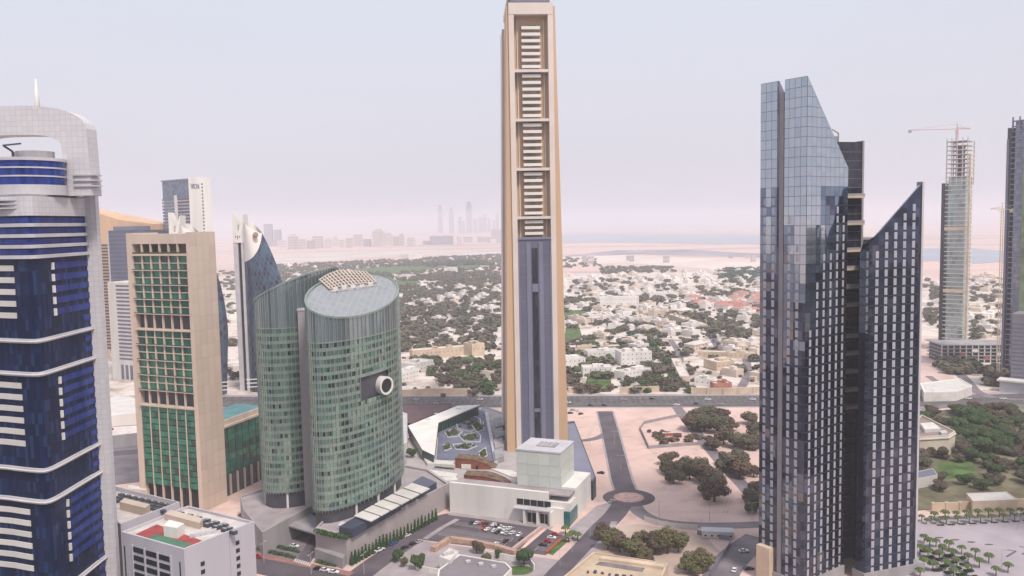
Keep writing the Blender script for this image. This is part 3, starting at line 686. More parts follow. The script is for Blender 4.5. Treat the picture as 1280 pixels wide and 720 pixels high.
def along(P_, f_):
    x_ = f_ * (len(P_) - 1); i_ = min(len(P_) - 2, int(x_)); return P_[i_].lerp(P_[i_ + 1], x_ - i_)
for k in range(15):
    a, b = along(wa, k / 14), along(wb, k / 14); b = a.lerp(b, .86)
    part('roof_slat', MB().beam((*a, zt(a) + 1.3), (*b, zt(b) + 1.3), .8, .5), M['beige'], roof)
for k in range(6):
    f_ = k / 6.4; q = [along(wa, g_).lerp(along(wb, g_), f_) for g_ in (0, .25, .5, .75, 1)]
    mb = MB()
    for a, b in zip(q, q[1:]): mb.beam((*a, zt(a) + .9), (*b, zt(b) + .9), .45, .5)
    part('roof_beam', mb, M['offwhite'], roof)
for k in range(5):
    p = along(wb, .1 + .19 * k).lerp(along(wa, .1 + .19 * k), .1); part('roof_plant', MB().box(p.x - 1.3, p.x + 1.3, p.y - 1, p.y + 1, zt(p) - .1, zt(p) + U(1.2, 2.4)), M['white'], roof)
# porthole cylinder in the opening
pc = at(480, 481.5, 442); dirn = Vector((.80, -.60, 0)).normalized()
mb = MB(); q = Vector((pc.x - cE[0], pc.y - cE[1], pc.z))
ph = part('porthole_drum', MB().tube(q - dirn * 16, q + dirn * 1.5, 4.9, 4.9, 28), M['offwhite'], t)
part('porthole_glass', MB().tube(q + dirn * 1.5, q + dirn * 1.62, 3.9, 3.9, 28), M['black'], ph)
mb = MB()
for i in range(28):
    a0, a1 = 2 * math.pi * i / 28, 2 * math.pi * (i + 1) / 28; sd_ = Vector((-dirn.y, dirn.x, 0))
    P = lambda a, r, o: q + dirn * o + sd_ * (r * math.cos(a)) + Vector((0, 0, r * math.sin(a)))
    mb.face([P(a0, 3.9, 2.2), P(a0, 5.0, 2.2), P(a1, 5.0, 2.2), P(a1, 3.9, 2.2)]); mb.face([P(a0, 5.0, 1.2), P(a1, 5.0, 1.2), P(a1, 5.0, 2.2), P(a0, 5.0, 2.2)]); mb.face([P(a0, 3.9, 1.2), P(a0, 3.9, 2.2), P(a1, 3.9, 2.2), P(a1, 3.9, 1.2)])
part('porthole_ring', mb, M['white'], ph)
for k in range(11): 
    i = [0, 4, 8, 12, 30, 40, 46, 52, 58, 64, 68][k]; p = Vector(E[i]) * .93; part('column', MB().tube((p.x, p.y, 8), (p.x, p.y, 21), .8, .8, 10), M['white'], t)
part('lobby_glass', MB().prism(ellipse((0, 0), 36, 11.5, tE, 40), 8, 20.2), DARKGL, t)
t1, E1, zt1 = round_tower('green glass oval tower with plain slanted top beside the leaf towers', (-121, 466), 28.5, 17.5, R(60), (131.5, .5, -.16), 14, None, 0)
mb = MB(); Ei = ellipse((0, 0), 27.6, 16.6, R(60), 72); mb.face([(p[0], p[1], zt1(p) - .6) for p in Ei]); part('sloping_roof', mb, ROOFGL, t1)
for k in range(12):
    p = Vector(E1[k * 6]) * .93; part('column', MB().tube((p.x, p.y, 8), (p.x, p.y, 21), .8, .8, 10), M['white'], t1)
part('lobby_glass', MB().prism(ellipse((0, 0), 25, 14, R(60), 40), 8, 20.2), DARKGL, t1)
ct_ = thing('link_core', 'plain grey lift core standing between the round green towers', 'building', (*at(386, 500, 442).xy, 0))
bpart('wall', (-4.2, 5.5, 0, 16, 8, at(386, 388, 442).z), M['grey'], ct_)
bpart('coping', (-4.5, 5.8, -.3, 16.3, at(386, 388, 442).z, at(386, 388, 442).z + .8), M['lgrey'], ct_)
bpart('mid_box', (4, 7.5, -.8, 4, at(386, 474, 442).z - 3, at(386, 474, 442).z + 3), M['offwhite'], ct_)
# dark twin towers with white window panels
def dark_tower():
    p0, p1 = (111.4, 369), (125.2, 350)
    t, W = frame('dark_glass_tower', 'tall dark navy glass tower with slanted glass top and white window panels', 'tower', p0, p1)
    D = 30.6; Z0, Z1 = 223.7, 186.2
    roof = lambda y: Z0 + (Z1 - Z0) * y / D
    s0, s1 = 9.6, 12.4
    zg = 178
    # lower shaft and slanted glass head, cut by the spine slot
    for x0, x1 in ((0, s0), (s1, W)):
        P = [(x0, 0), (x1, 0), (x1, D), (x0, D)]
        part('shaft', MB().prism(P, 0, zg), NAVY, t)
        part('head', MB().prism(P, zg, [roof(0), roof(0), roof(D), roof(D)], bottom=False), M['slate2'], t)
    bpart('slot_back', (s0, s1, 2.2, D, 0, 190), M['dgrey'], t)
    bpart('spine', (s0 + .45, s1 - .35, -.4, 2.2, 0, 218.5), mat('spine_grey', (.24, .225, .245), .45, .06, .1), t)
    bpart('vent_slot', (s0 - 1.6, s0 - .5, -.06, .0, 209, 221), M['black'], t)
    # panes of the glass head, each set a hair out of true; shaft panes paint in reflections
    h = 4.15
    for face in (0, 1):
        L_ = W if face == 0 else D; n = 8 if face == 0 else 9; w = L_ / n
        for r in range(-41, 12):
            z = zg + r * h
            for c in range(n):
                a = c * w + .07; b = (c + 1) * w - .07
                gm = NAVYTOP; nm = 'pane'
                if r < 0:  # pane colours paint the sky reflection fading down and broken reflections below
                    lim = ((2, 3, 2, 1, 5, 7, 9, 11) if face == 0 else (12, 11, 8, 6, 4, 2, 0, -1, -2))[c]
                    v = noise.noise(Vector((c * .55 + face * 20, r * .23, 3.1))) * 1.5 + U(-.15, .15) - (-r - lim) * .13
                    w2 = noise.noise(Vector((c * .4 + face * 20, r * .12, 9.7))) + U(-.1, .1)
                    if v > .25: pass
                    elif v > -.55: gm = NAVYMID; nm = 'reflection_pane'
                    elif w2 > .1: gm = NAVYLOW; nm = 'reflection_pane'
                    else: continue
                if face == 0:
                    if a < s1 and b > s0: 
                        if a < s0 - .8: b = s0 - .05
                        elif b > s1 + .8: a = s1 + .05
                        else: continue
                    zt = min(z + h - .14, roof(0) - .1)
                    if zt < z + .4: continue
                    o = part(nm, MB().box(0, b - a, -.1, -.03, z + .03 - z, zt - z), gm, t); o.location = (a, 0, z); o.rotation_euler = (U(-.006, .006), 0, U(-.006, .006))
                else:
                    za, zb_ = min(z + h - .14, roof(a) - .1), min(z + h - .14, roof(b) - .1)
                    if za < z + .3: continue
                    zb_ = max(zb_, z + .05)
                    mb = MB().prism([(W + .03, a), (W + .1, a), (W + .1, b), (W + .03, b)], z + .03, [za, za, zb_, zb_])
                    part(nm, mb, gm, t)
    # floor lines and white panels
    fl = MB().box(-.0, W + .04, -.05, D, -.09, .09).mesh('floor_line', M['dgrey'])
    rows = [4.5 + 4.08 * k for k in range(47)]
    fa = MB().box(-.72, .72, -.14, 0, -1.5, 1.5).mesh('window_panel', PANEL); fb = MB().box(0, .14, -.72, .72, -1.5, 1.5).mesh('window_panel', PANEL)
    extra = MB(); cnt = 0
    for k, z in enumerate(rows[::-1]):
        for face, xs in ((0, (2.6, 6.9, 15.1, 19.2)), (1, (3.4, 8.2, 13.0, 18.0, 22.8, 27.5))):
            for j, x in enumerate(xs):
                top = (172, 166, 150, 146)[j] if face == 0 else (118, 126, 134, 142, 172, 178)[j]
                if z > top + 14 * math.sin(j * 7.1): continue
                if face == 1 and z > roof(x) - 6: continue
                cnt += 1
                if cnt <= 300: link('window_panel', fa if face == 0 else fb, t, (x, 0, z) if face == 0 else (W, x, z))
                elif face == 0: extra.box(x - .72, x + .72, -.14, 0, z - 1.5, z + 1.5)
                else: extra.box(W, W + .14, x - .72, x + .72, z - 1.5, z + 1.5)
    if extra.v: tag(part('window_panel', extra, PANEL, t), kind='stuff')
    for z in rows:
        if z < zg: link('floor_line', fl, t, (0, 0, z - 2.05)) 
    bpart('plinth', (-.8, W + .8, -.8, D, 0, 5), M['grey'], t)
    bpart('porch', (1, 8, -3, 0, 0, 16), M['tanwall'], t)
    # dark recessed wing with ledges between the pair
    t2 = thing('dark_core_block', 'dark louvred core block with balcony ledges between the slanted glass towers', 'building', (147, 383, 0), R(16))
    zt = 199.2
    bpart('body', (-6, 18.2, 0, 26, 0, zt), DARKGL, t2)
    bpart('edge_strip', (18.2, 19.2, -.4, 26, 0, zt + .6), M['grey'], t2)
    bpart('low_wing', (19.2, 34, 2, 24, 0, at(1085, 300, 385).z), DARKGL, t2); bpart('wing_coping', (19.2, 34, 1.2, 24.5, at(1085, 300, 385).z, at(1085, 300, 385).z + 1), M['grey'], t2)
    for y in (246, 280, 314, 337, 360, 383, 422, 444, 467, 490, 512):
        z = at(1067, y, 380).z; lg = bpart('ledge', (3, 17.5, -3.4, 0, z - .5, z + .5), M['tanwall'], t2)
        bpart('ledge_rail', (3, 17.5, -3.4, -3.3, z + .5, z + 1.6), M['grey'], lg)
    lm = MB().box(-5, 18, -.12, 0, -.12, .12).mesh('louvre', M['slate'])
    z = 6
    while z < zt - 3: link('louvre', lm, t2, (0, 0, z)); z += 4.1
    mb = MB().box(4, 8, 4, 7, zt, zt + 3).tube((9, 5, zt), (9, 5, zt + 4.5), .3).beam((9, 5, zt + 4.5), (4, 3, zt + 6), .4, .4); part('roof_crane', mb, M['grey'], t2)
    # second slanted tower
    q0, q1 = (156.3, 359.5), (182.6, 368.5)
    t3, W3 = frame('slanted_dark_tower', 'dark glass tower whose top slants up to a sharp peak, white window panels', 'tower', q0, q1)
    tz = lambda x: 153 + x / .6 * 4 if x < 0 else 153 + 25.4 * x / W3 if x <= W3 else 178.4 + .8 * (x - W3) / 4.6
    P = [(-.6, 4.8), (0, 0), (W3, 0), (W3 + 4.6, 4.2), (W3 + 4.4, 5.2), (W3 - 1, 2.2), (4, 2.2), (1, 5.2)]
    part('shaft', MB().prism(P, 0, [tz(p[0]) - (1.2 if p[1] == 2.2 or p == (1, 5.2) else 0) for p in P]), NAVY, t3)
    part('rear_block', MB().prism([(4, 2.3), (W3 - 1, 2.3), (W3 + 4.2, 6), (W3 + 4.2, 24), (15, 24)], 0, 147), NAVY, t3)
    bpart('peak_fin', (W3 + 4.6, W3 + 5.7, 3.6, 7, 0, tz(W3 + 4.6) + .6), M['lgrey'], t3)
    pm = MB().box(-.82, .82, -.14, 0, -1.55, 1.55).mesh('window_panel', PANEL)
    for k in range(46):
        z = 5 + 4.08 * k
        for x in (4.2, 9.2, 14.2, 19.2, 24.2):
            if z < tz(x) - 5: link('window_panel', pm, t3, (x, 0, z))
        if z < tz(0): bpart('floor_line', (-.02, W3 + .02, -.05, 1, z - 2.14, z - 1.96), M['dgrey'], t3)
    for k in range(36):
        z = 5 + 4.08 * k
        o = part('pane', MB().prism([(-.6, 4.8), (-.68, 4.8), (-.12, .3), (-.04, .3)], z - 1.9, z + 1.9), NAVYTOP if k > 26 else NAVY, t3)  # topmost panes carry the painted sky-reflection tint
    bpart('plinth', (-.8, W3 + 6, -.8, 7, 0, 4.5), M['grey'], t3)
dark_tower()

def mirror_tower(x, y, w, d, h, m, label, rz):  # unseen towers added out of frame to darken what the glass reflects
    t = thing('reflection_tower', label, 'tower', (x, y, 0), rz)
    bpart('body', (-w / 2, w / 2, -d / 2, d / 2, 0, h), m, t); bpart('plant_room', (-w / 3, w / 3, -d / 3, d / 3, h, h + 8), M['grey'], t)
    for k in range(int(h / 7)): bpart('window_band', (-w / 2 - .2, w / 2 + .2, -d / 2 - .2, d / 2 + .2, 5 + 7 * k, 7.5 + 7 * k), M['slate'], t)
mirror_tower(330, 350, 40, 40, 150, M['dgrey'], 'unseen dark grey tower added across the plaza to darken glass reflections', .3)
mirror_tower(440, 300, 44, 36, 205, M['slate'], 'unseen slate tower added for reflections behind the dark grey one', .1)
mirror_tower(420, 430, 36, 30, 120, M['tan'], 'unseen tan tower added for reflections beside the palm plaza', -.2)
mirror_tower(360, 120, 46, 40, 190, M['grey'], 'unseen grey concrete tower added for reflections on the near side of the avenue', .5)
mirror_tower(210, 40, 38, 38, 165, M['beige'], 'unseen beige tower added for reflections on the near side of the avenue', .2)
mirror_tower(-60, -160, 50, 40, 240, M['slate2'], 'unseen pale slate tower added for reflections behind the viewpoint', .1)
# leaf-shaped towers with white crowns
def leaf_tower():
    t = thing('leaf_tower', 'leaf-shaped lattice glass tower with white horned crown, clear of the beige tower', 'tower', (*at(312, 400, 830).xy, 0), 0)
    W = 40.0
    prof = lambda z: W * (1 - .6 * max(0, (z - 60) / 100) ** 2.1) * (0.9 + .1 * min(1, z / 60))   # reach of the bulge at height z
    zcut = lambda u: 131 + 3 * u + 25 * u ** 2.2                                                   # lower edge of the white crown
    def pt(u, z, y=0):
        x = prof(z) * u; d = 15 * math.sin(math.pi * min(1, max(0, .12 + .88 * u))) ** .7
        return x, -d
    mb = MB(); wc = MB(); nz, nu = 40, 16
    for i in range(nz):
        for k in range(nu):
            q = []
            for (du, dz) in ((0, 0), (1, 0), (1, 1), (0, 1)):
                u = (k + du) / nu; zt = zcut(u); z = zt * (i + dz) / nz; x, y = pt(u, z); q.append(((x, y, z), (u * 42, z)))
            mb.face([a for a, _ in q], [b for _, b in q])
            qb = [((x, -y * .8, z), uv) for ((x, y, z), uv) in q][::-1]; mb.face([a for a, _ in qb], [b for _, b in qb])
    part('lattice_skin', mb, LATTICE, t)
    nz = 10
    for i in range(nz):
        for k in range(nu):
            q = []
            for (du, dz) in ((0, 0), (1, 0), (1, 1), (0, 1)):
                u = (k + du) / nu; top = 172 - 12 * u ** 2 - 2; z0 = zcut(u); z = z0 + (max(z0, top) - z0) * (i + dz) / nz; x, y = pt(u, z); q.append((x, y * 1.02, z))
            wc.face(q); wc.face([(x, -y * .8, z) for x, y, z in q][::-1])
    part('white_crown', wc, M['white'], t)
    part('crown_port', MB().tube((14, -14.2, 157), (15, -16, 158), 2.6, 2.6, 14), mat('port_brown', (.3, .18, .13), .7), t)
    for x0, x1, m, y in ((-11, -6.4, M['lgrey'], -6), (-6.4, -3.4, M['black'], -4), (-3.4, .4, M['lgrey'], -6)): bpart('edge_fin', (x0, x1, y, 8, 0, 150), m, t)
    hb = bpart('horn_base', (-11, .6, -6.5, 8.5, 150, 162), M['white'], t)
    for x0, xt, zt_ in ((-11, -10, 181), (-4.5, -1.4, 178)):
        mb = MB().prism([(x0, -6), (x0 + 4.6, -6), (x0 + 4.6, 8), (x0, 8)], 162, [zt_, zt_ - 13, zt_ - 13, zt_]) if x0 < -8 else MB().prism([(x0, -6), (x0 + 4.8, -6), (x0 + 4.8, 8), (x0, 8)], 162, [zt_ - 13, zt_, zt_, zt_ - 13])
        part('horn', mb, M['white'], hb)
    for k in range(3): bpart('crown_slot', (-8.5 + 2 * k, -7.7 + 2 * k, -6.62, -6.5, 155 - k % 2 * 1.5, 157), M['dgrey'], hb)
    for k in range(3): part('base_ring', MB().tube((0, -17 - k, 6 + 4 * k), (42, -10 - k, 6 + 4 * k), .5, .5, 6), M['white'], t)
    return t
lt = leaf_tower()
dup(lt, (*at(234, 400, 812).xy, 0), 0, 1.0, 'leaf-shaped lattice glass tower with white horned crown, half hidden behind the beige tower')

# pale hotel behind the leaf towers
def pale_hotel():
    a, b = at(206, 300, 1040), at(240, 300, 1003)
    t, W = frame('white_hotel_tower', 'tall white tower with glazed face and dark lettering near its top', 'tower', (a.x, a.y), (b.x, b.y))
    ZT = 227; D = 29
    bpart('core', (1, W, .5, D, 0, ZT - 2), M['white'], t)
    bpart('glazed_top', (1, W - .5, -.2, .5, 203, ZT - 3), GREYGL, t)
    bpart('roof_rail', (-1.5, W, -.8, .5, ZT - 3, ZT - 1.5), M['grey'], t)
    bpart('flank_wall', (W - .2, W + .2, -1, D, 0, ZT), M['white'], t)
    bpart('white_rib', (W * .46, W * .54, -1.2, .5, 150, 206), M['white'], t)
    for k in range(38):
        z = 52 + 4 * k
        if z < 203:
            bpart('balcony_recess', (W * .55, W - .6, -.15, .5, z, z + 2.3), M['slate'], t)
            bpart('glass_row', (-1, W * .45, -.3, .5, z, z + 2.6), GREYGL, t)
    sm = MB().box(W + .2, W + .3, -1.0, 1.0, -1.1, 1.1).mesh('slit_window', M['slate'])
    for k in range(46): link('slit_window', sm, t, (0, 17, 30 + 4.2 * k))
    mb = MB()
    for (y0, z0, y1, z1) in ((2, 6, 3.4, 0), (3.4, 0, 4.6, 6), (5.6, 6, 5.6, 0), (5.6, 3, 8.4, 6), (5.6, 3, 8.4, 0), (9.6, 0, 9.6, 6), (9.6, 6, 12.4, 0), (12.4, 0, 12.4, 6)):
        mb.beam((W + .32, y0, 213 + z0), (W + .32, y1, 213 + z1), .3, .8)
    part('sign_lettering', mb, M['slate'], t)
pale_hotel()
def tan_hotel():
    a, b = at(90, 300, 1060), at(193, 300, 1040)
    t, W = frame('tan_curved_building', 'tan building with sweeping curved roofline behind the blue tower', 'building', (a.x, a.y), (b.x, b.y))
    P = [(0, 0), (W * .2, 0), (W * .4, 0), (W * .6, 0), (W * .8, 0), (W, 0), (W, 40), (0, 40)]
    z = [at(90 + 103 * p[0] / W, y, 1050).z for p, y in zip(P[:6], (258, 262, 269, 275, 279, 280))]
    part('wall', MB().prism(P, 0, z + [z[5], z[0]]), M['tan'], t)
    rm = MB().box(W * .30, W * .995, -.5, 0, -1.0, 1.0).mesh('window_strip', M['dgrey'])
    for k in range(34): link('window_strip', rm, t, (0, 0, 14 + 4 * k))
    a, b = at(136, 300, 1010), at(180, 300, 990)
    t, W = frame('dark_office_block', 'dark slate glass office block in front of the tan building', 'building', (a.x, a.y), (b.x, b.y))
    zt = at(150, 288, 1005).z
    bpart('body', (0, W, 0, 36, 0, zt), mat('slate_glass', (.10, .11, .17), .25, .08, .03), t); bpart('roof_plant', (4, W * .7, 4, 28, zt, at(150, 283, 1005).z), M['slate2'], t)
    bpart('pale_edge', (-3, 0, .5, 36, 0, zt - 2), M['lgrey'], t)
    for k in range(28): bpart('floor_line', (.2, W - .2, -.2, 0, zt - 5 - 5 * k, zt - 4.4 - 5 * k), M['slate2'], t)
    a, b = at(137, 400, 900), at(165, 400, 885)
    t, W = frame('white_office_block', 'white office block with grey window bands between blue tower and beige tower', 'building', (a.x, a.y), (b.x, b.y))
    zt = at(150, 353, 890).z
    bpart('body', (0, W, 0, 26, 0, zt), M['offwhite'], t)
    for k in range(20):
        z = zt - 5 - 4.2 * k
        if z > 22: bpart('window_band', (W * .36, W * .95, -.15, 0, z, z + 2.1), M['slate'], t)
    for k in range(3): bpart('entrance_slot', (W * (.4 + .2 * k), W * (.52 + .2 * k), -.15, 0, 2, 18), M['slate'], t)
tan_hotel()

# towers under construction
def site_tower(name, label, a, b, D, ZT, glassz, mats):
    t, W = frame(name, label, 'tower', (a.x, a.y), (b.x, b.y))
    bpart('core', (3, W - 2, 1.2, D, 0, glassz), mats[0], t)
    bpart('lift_core', (W * .35, W * .65, D * .3, D * .7, glassz, ZT - 6), M['grey'], t)
    sm = MB().box(0, W, -.3, D, -.42, .42).mesh('floor_slab', mats[1]); z = 6
    while z < ZT: link('floor_slab', sm, t, (0, 0, z)); z += 5.2
    for x in (0.6, W * .25, W * .5, W * .75, W - .6): bpart('column', (x - .6, x + .6, .2, 1.4, glassz - 8, ZT + 2), mats[1], t)
    for x in (.6, W - .6): bpart('column', (x - .6, x + .6, D - 1.6, D - .4, glassz - 8, ZT), mats[1], t)
    bpart('hoist_mast', (W + .4, W + 2.6, 2, 5, 0, ZT * .93), M['tanwall'], t)
    bpart('side_bay', (-4.4, -.1, 1, D - 3, 0, glassz - 6), DARKGL, t)
    return t, W
a, b = at(1178, 400, 986), at(1205, 400, 970)
tn, Wn = site_tower('unfinished_tower', 'unfinished pale glass tower with open concrete top floors and crane', a, b, 30, at(1190, 174, 975).z, at(1190, 222, 975).z, (FARGL, M['offwhite']))
for z in (at(1190, 286, 975).z, at(1190, 364, 975).z): bpart('plant_belt', (0, Wn, -.7, .5, z - 2, z + 2), M['tanwall'], tn)
a2, b2 = at(1258, 400, 828), at(1296, 400, 804)
to, Wo = site_tower('unfinished_tower', 'unfinished grey green tower wrapped in scaffolding at the edge of the city', a2, b2, 30, at(1265, 147, 815).z, at(1265, 150, 815).z, (GREYGL, M['slate2']))
bpart('green_netting', (Wo * .42, Wo * .6, -.8, 0, 60, 240), mat('site_netting', (.22, .30, .16), .9, .2, .1), to)
bpart('scaffold', (-4.5, -2.4, 0, 10, 0, 238), M['slate2'], to)
def crane(name, label, base, h, jib, back, rz, m):
    t = thing(name, label, 'crane', tuple(base), rz, 'tower cranes on the unfinished towers')
    mb = MB()
    for sx in (-1, 1):
        for sy in (-1, 1): mb.beam((sx, sy, 0), (sx, sy, h), .35, .35)
    for k in range(int(h / 3)):
        mb.beam((-1, -1, 3 * k), (1, -1, 3 * k + 3), .2, .2).beam((1, 1, 3 * k), (-1, 1, 3 * k + 3), .2, .2)
    part('mast', mb, m, t)
    mb = MB().beam((-back, 0, h), (jib, 0, h + 1), .6, .6).beam((0, 0, h + 2.4), (jib, 0, h + 1.6), .35, .35)
    for k in range(int(jib / 5)): mb.beam((5 * k, 0, h), (5 * k + 2.5, 0, h + 2), .25, .25).beam((5 * k + 2.5, 0, h + 2), (5 * k + 5, 0, h), .25, .25)
    part('jib', mb, m, t)
    part('apex', MB().beam((0, 0, h), (0, 0, h + 7), .6, .6).beam((0, 0, h + 7), (jib * .6, 0, h + 1.8), .2, .2).beam((0, 0, h + 7), (-back, 0, h + .4), .2, .2), m, t)
    part('counterweight', MB().box(-back, -back + 3, -1, 1, h - 3, h), M['grey'], t); bpart('cab', (.8, 3, -1, 1, h - 2.5, h - .3), M['white'], t)
zN = at(1190, 174, 975).z
crane('tower_crane', 'pale red tower crane on top of the pale glass tower', at(1196, 174, 985).xy.to_3d() + Vector((0, 0, zN - 10)), 22, 16, 58, R(2), M['redcrane'])
crane('tower_crane', 'tan tower crane standing beside the scaffolded tower', Vector((*at(1252, 300, 812).xy, 0)), at(1252, 262, 812).z, 10, 9, R(160), M['tanwall'])
a, b = at(1178, 430, 905), at(1262, 430, 900)
t, W = frame('site_podium', 'unfinished concrete podium with open floors below the pale glass tower', 'building', (a.x, a.y), (b.x, b.y))
for k in range(5): bpart('floor_slab', (0, W, 0, 40, 4 * k + 3.4, 4 * k + 4.2), M['grey'], t)
bpart('core', (2, W - 2, 3, 38, 0, 19), M['dgrey'], t)
for k in range(12): bpart('column', (W * k / 11 - .5, W * k / 11 + .5, .3, 1.2, 0, 20), M['offwhite'], t)
for k in range(5): bpart('site_panel', (6 + 13 * k, 12 + 13 * k, -.2, 0, 4.3 + 4 * (k % 3), 7.2 + 4 * (k % 3)), M['redcourt'] if k % 2 else M['white'], t)
a, b = at(1264, 430, 760), at(1312, 430, 740)
t, W = frame('site_annex', 'grey louvred annex block in front of the scaffolded tower', 'building', (a.x, a.y), (b.x, b.y))
zt = at(1270, 392, 760).z
bpart('body', (0, W, 0, 30, 0, zt), mat('annex_grey', (.20, .185, .20), .8, .08, .1), t)
for k in range(16): bpart('louvre', (.3, W, -.3, 0, 6 + zt * k / 19, 8.2 + zt * k / 19), M['slate2'], t)
bpart('canopy', (-8, W, -16, -1, 10, 11.5), M['offwhite'], t); bpart('canopy_wall', (-6, W, -14, -13, 0, 10), M['lgrey'], t)
# ------------------------------------------------------------------ lower buildings
def block(name, label, px, zt, m, roofm=None, parapet=1.0, cat='building', z0=0.0, group=None):
    """a flat-roofed block from the picture outline of its roof at height zt"""
    P = gp(px, zt); c = sum(P, Vector()) / len(P)
    t = thing(name, label, cat, (c.x, c.y, z0), 0, group); Q = [(p.x - c.x, p.y - c.y) for p in P]
    part('wall', MB().prism(Q, 0, zt - z0), m, t)
    I = [(x * .955, y * .955) for x, y in Q]
    mb = MB(); n = len(Q)
    for i in range(n):
        j = (i + 1) % n
        mb.prism([Q[i], Q[j], I[j], I[i]], zt - z0, zt - z0 + parapet)
    part('parapet', mb, m, t)
    part('roof', MB().prism([(x * .953, y * .953) for x, y in Q], zt - z0, zt - z0 + .12), roofm or M['roofgrey'], t)
    return t, c
def roofbox(t, c, px, py, zr, sx, sy, h, m, rz=0.0, name='roof_unit'):
    p = g(px, py, zr); o = link(name, MB().box(-sx / 2, sx / 2, -sy / 2, sy / 2, 0, h).mesh(name, m), t, (p.x - c.x, p.y - c.y, zr - t.location.z), rz); return o

# podium below the round towers
zp = 13
t, c = block('stone_podium', 'long grey stone podium wall with terrace under the round green towers', [(394, 663), (433, 674), (562, 606), (535, 588), (508, 583), (420, 636)], zp, mat('podium_stone', (.40, .35, .345), .85, .05, .1, streak=True), M['paving'], 1.2)
def terr(name, px, z0, z1, m):
    P = gp(px, z0); return link(name, MB().prism([(p.x - c.x, p.y - c.y) for p in P], z0, z1).mesh(name, m), t)
terr('terrace_glass_screen', [(424, 669), (441, 672), (546, 612), (528, 604)], zp + .2, zp + 4.5, mat('dark_slate_screen', (.05, .055, .09), .3, .1, .1))
for k in range(6):
    f0, f1 = k / 6 + .01, (k + 1) / 6 - .012
    L0, L1, R0, R1 = Vector((442, 646)), Vector((516, 604)), Vector((463, 653)), Vector((538, 611))
    q = [L0.lerp(L1, f0), L0.lerp(L1, f1), R0.lerp(R1, f1), R0.lerp(R1, f0)]
    terr('awning', [tuple(v) for v in q], zp + 5.2, zp + 5.7, M['offwhite'])
terr('terrace_pavilion', [(422, 662), (437, 664), (440, 660), (427, 657)], zp + .3, zp + 2.6, M['lgrey'])
# leafy clump meshes -------------------------------------------------
def leaf_cloud(blobs, n, size, m, name='crown', flat=.0):
    """many small leaf faces spread over the shells and volumes of several blobs"""
    mb = MB(); tot = sum(b[3] ** 2 for b in blobs)
    for (x, y, z, r, sz) in blobs:
        for _ in range(int(n * r * r / tot) + 1):
            while True:
                d = Vector((U(-1, 1), U(-1, 1), U(-1, 1)))
                if .05 < d.length < 1: break
            d.normalize(); rr = r * (1 - .45 * rnd() ** 1.6); c = Vector((x, y, z)) + Vector((d.x * rr, d.y * rr, d.z * rr * sz))
            nrm = (d + Vector((U(-.7, .7), U(-.7, .7), U(-.3, .9)))).normalized(); a = nrm.orthogonal().normalized(); b = nrm.cross(a)
            th = U(0, 6.3); a, b = a * math.cos(th) + b * math.sin(th), b * math.cos(th) - a * math.sin(th); s = size * U(.6, 1.35)
            mb.face([c - a * s - b * s * .6, c + a * s * .8 - b * s * .7, c + a * s + b * s * .7, c - a * s * .7 + b * s * .8])
    return mb.mesh(name, m)
def tree_meshes(n, leaves, size, m, wide=1.0):
    out = []
    for _ in range(n):
        bl = [(0, 0, .56, .34, .95)]
        for k in range(random.randint(6, 9)):
            a = U(0, 6.28); d = U(.18, .40) * wide; bl.append((d * math.cos(a), d * math.sin(a), U(.26, .74), U(.18, .28), U(.75, 1.0)))
        out.append((leaf_cloud(bl, leaves, size, m), [b for b in bl]))
    return out
def trunk_mesh(bl):
    mb = MB().tube((0, 0, -.02), (.02, .01, .32), .045, .03, 7)
    for (x, y, z, r, s) in bl[:5]: mb.tube((.02, .01, .28), (x * .8, y * .8, z), .025, .01, 5)
    return mb.mesh('trunk', M['trunk'])
TREES = {}
for key, mm in (('leaf', M['leaf']), ('leafg', M['leafg']), ('leafb', M['leafb']), ('leafy', M['leafy'])):
    TREES[key] = [(c, trunk_mesh(b)) for c, b in tree_meshes(4, 2600, .036, mm)]
FAR = {key: [c for c, b in tree_meshes(3, 420, .075, M[key])] for key in ('leaf', 'leafg', 'leafb')}
LAB = {'leaf': 'dusty dark green', 'leafg': 'fresh green', 'leafb': 'brownish dry', 'leafy': 'olive'}
def tree(p, h, w, key, where, group, far=False, z=0.0):
    sx = w * U(.9, 1.1); sc = (sx, w * U(.9, 1.1), h)
    lab = LAB[key] + ' tree ' + where
    if far:
        o = link('tree', random.choice(FAR[key]), None, (p[0], p[1], z - h * .12), U(0, 6.28)); o.scale = sc; return tag(o, lab, 'tree', group + ', ' + LAB[key])
    c, tm = random.choice(TREES[key])
    t = thing('tree', lab, 'tree', (p[0], p[1], z), U(0, 6.28), group + ', ' + LAB[key]); t.scale = sc
    link('crown', c, t); link('trunk', tm, t); return t

hedge_m = leaf_cloud([(x * .8, U(-.2, .2), .45, .75, .8) for x in range(10)], 900, .13, M['hedge'], 'hedge')
def hedge(p, q, w, h, label, z=0.0, group=None):
    d = q - p; o = link('hedge', hedge_m, None, (p.x, p.y, z), math.atan2(d.y, d.x)); o.scale = (d.length / 7.2, w / 1.3, h / 1.05); return tag(o, label, 'hedge', group)
hedge(g(396, 664, zp + 1), g(432, 671, zp + 1), 3.2, 2.4, 'trailing green hedge spilling over the podium terrace end wall', zp)
hedge(g(432, 671, zp + 1), g(445, 664, zp + 1), 3.0, 2.2, 'short green hedge round the corner of the podium terrace', zp)
for a, b, l in (((323, 687), (366, 697), 'long clipped hedge beside the avenue'), ((336, 681), (372, 690), 'dark hedge along the forecourt drive'), ((396, 703), (420, 708), 'low hedge at the foot of the podium corner'), ((300, 645), (328, 642), 'hedge on the terrace below the round towers')):
    hedge(g(*a), g(*b), 2.6, 1.5, l, .02)
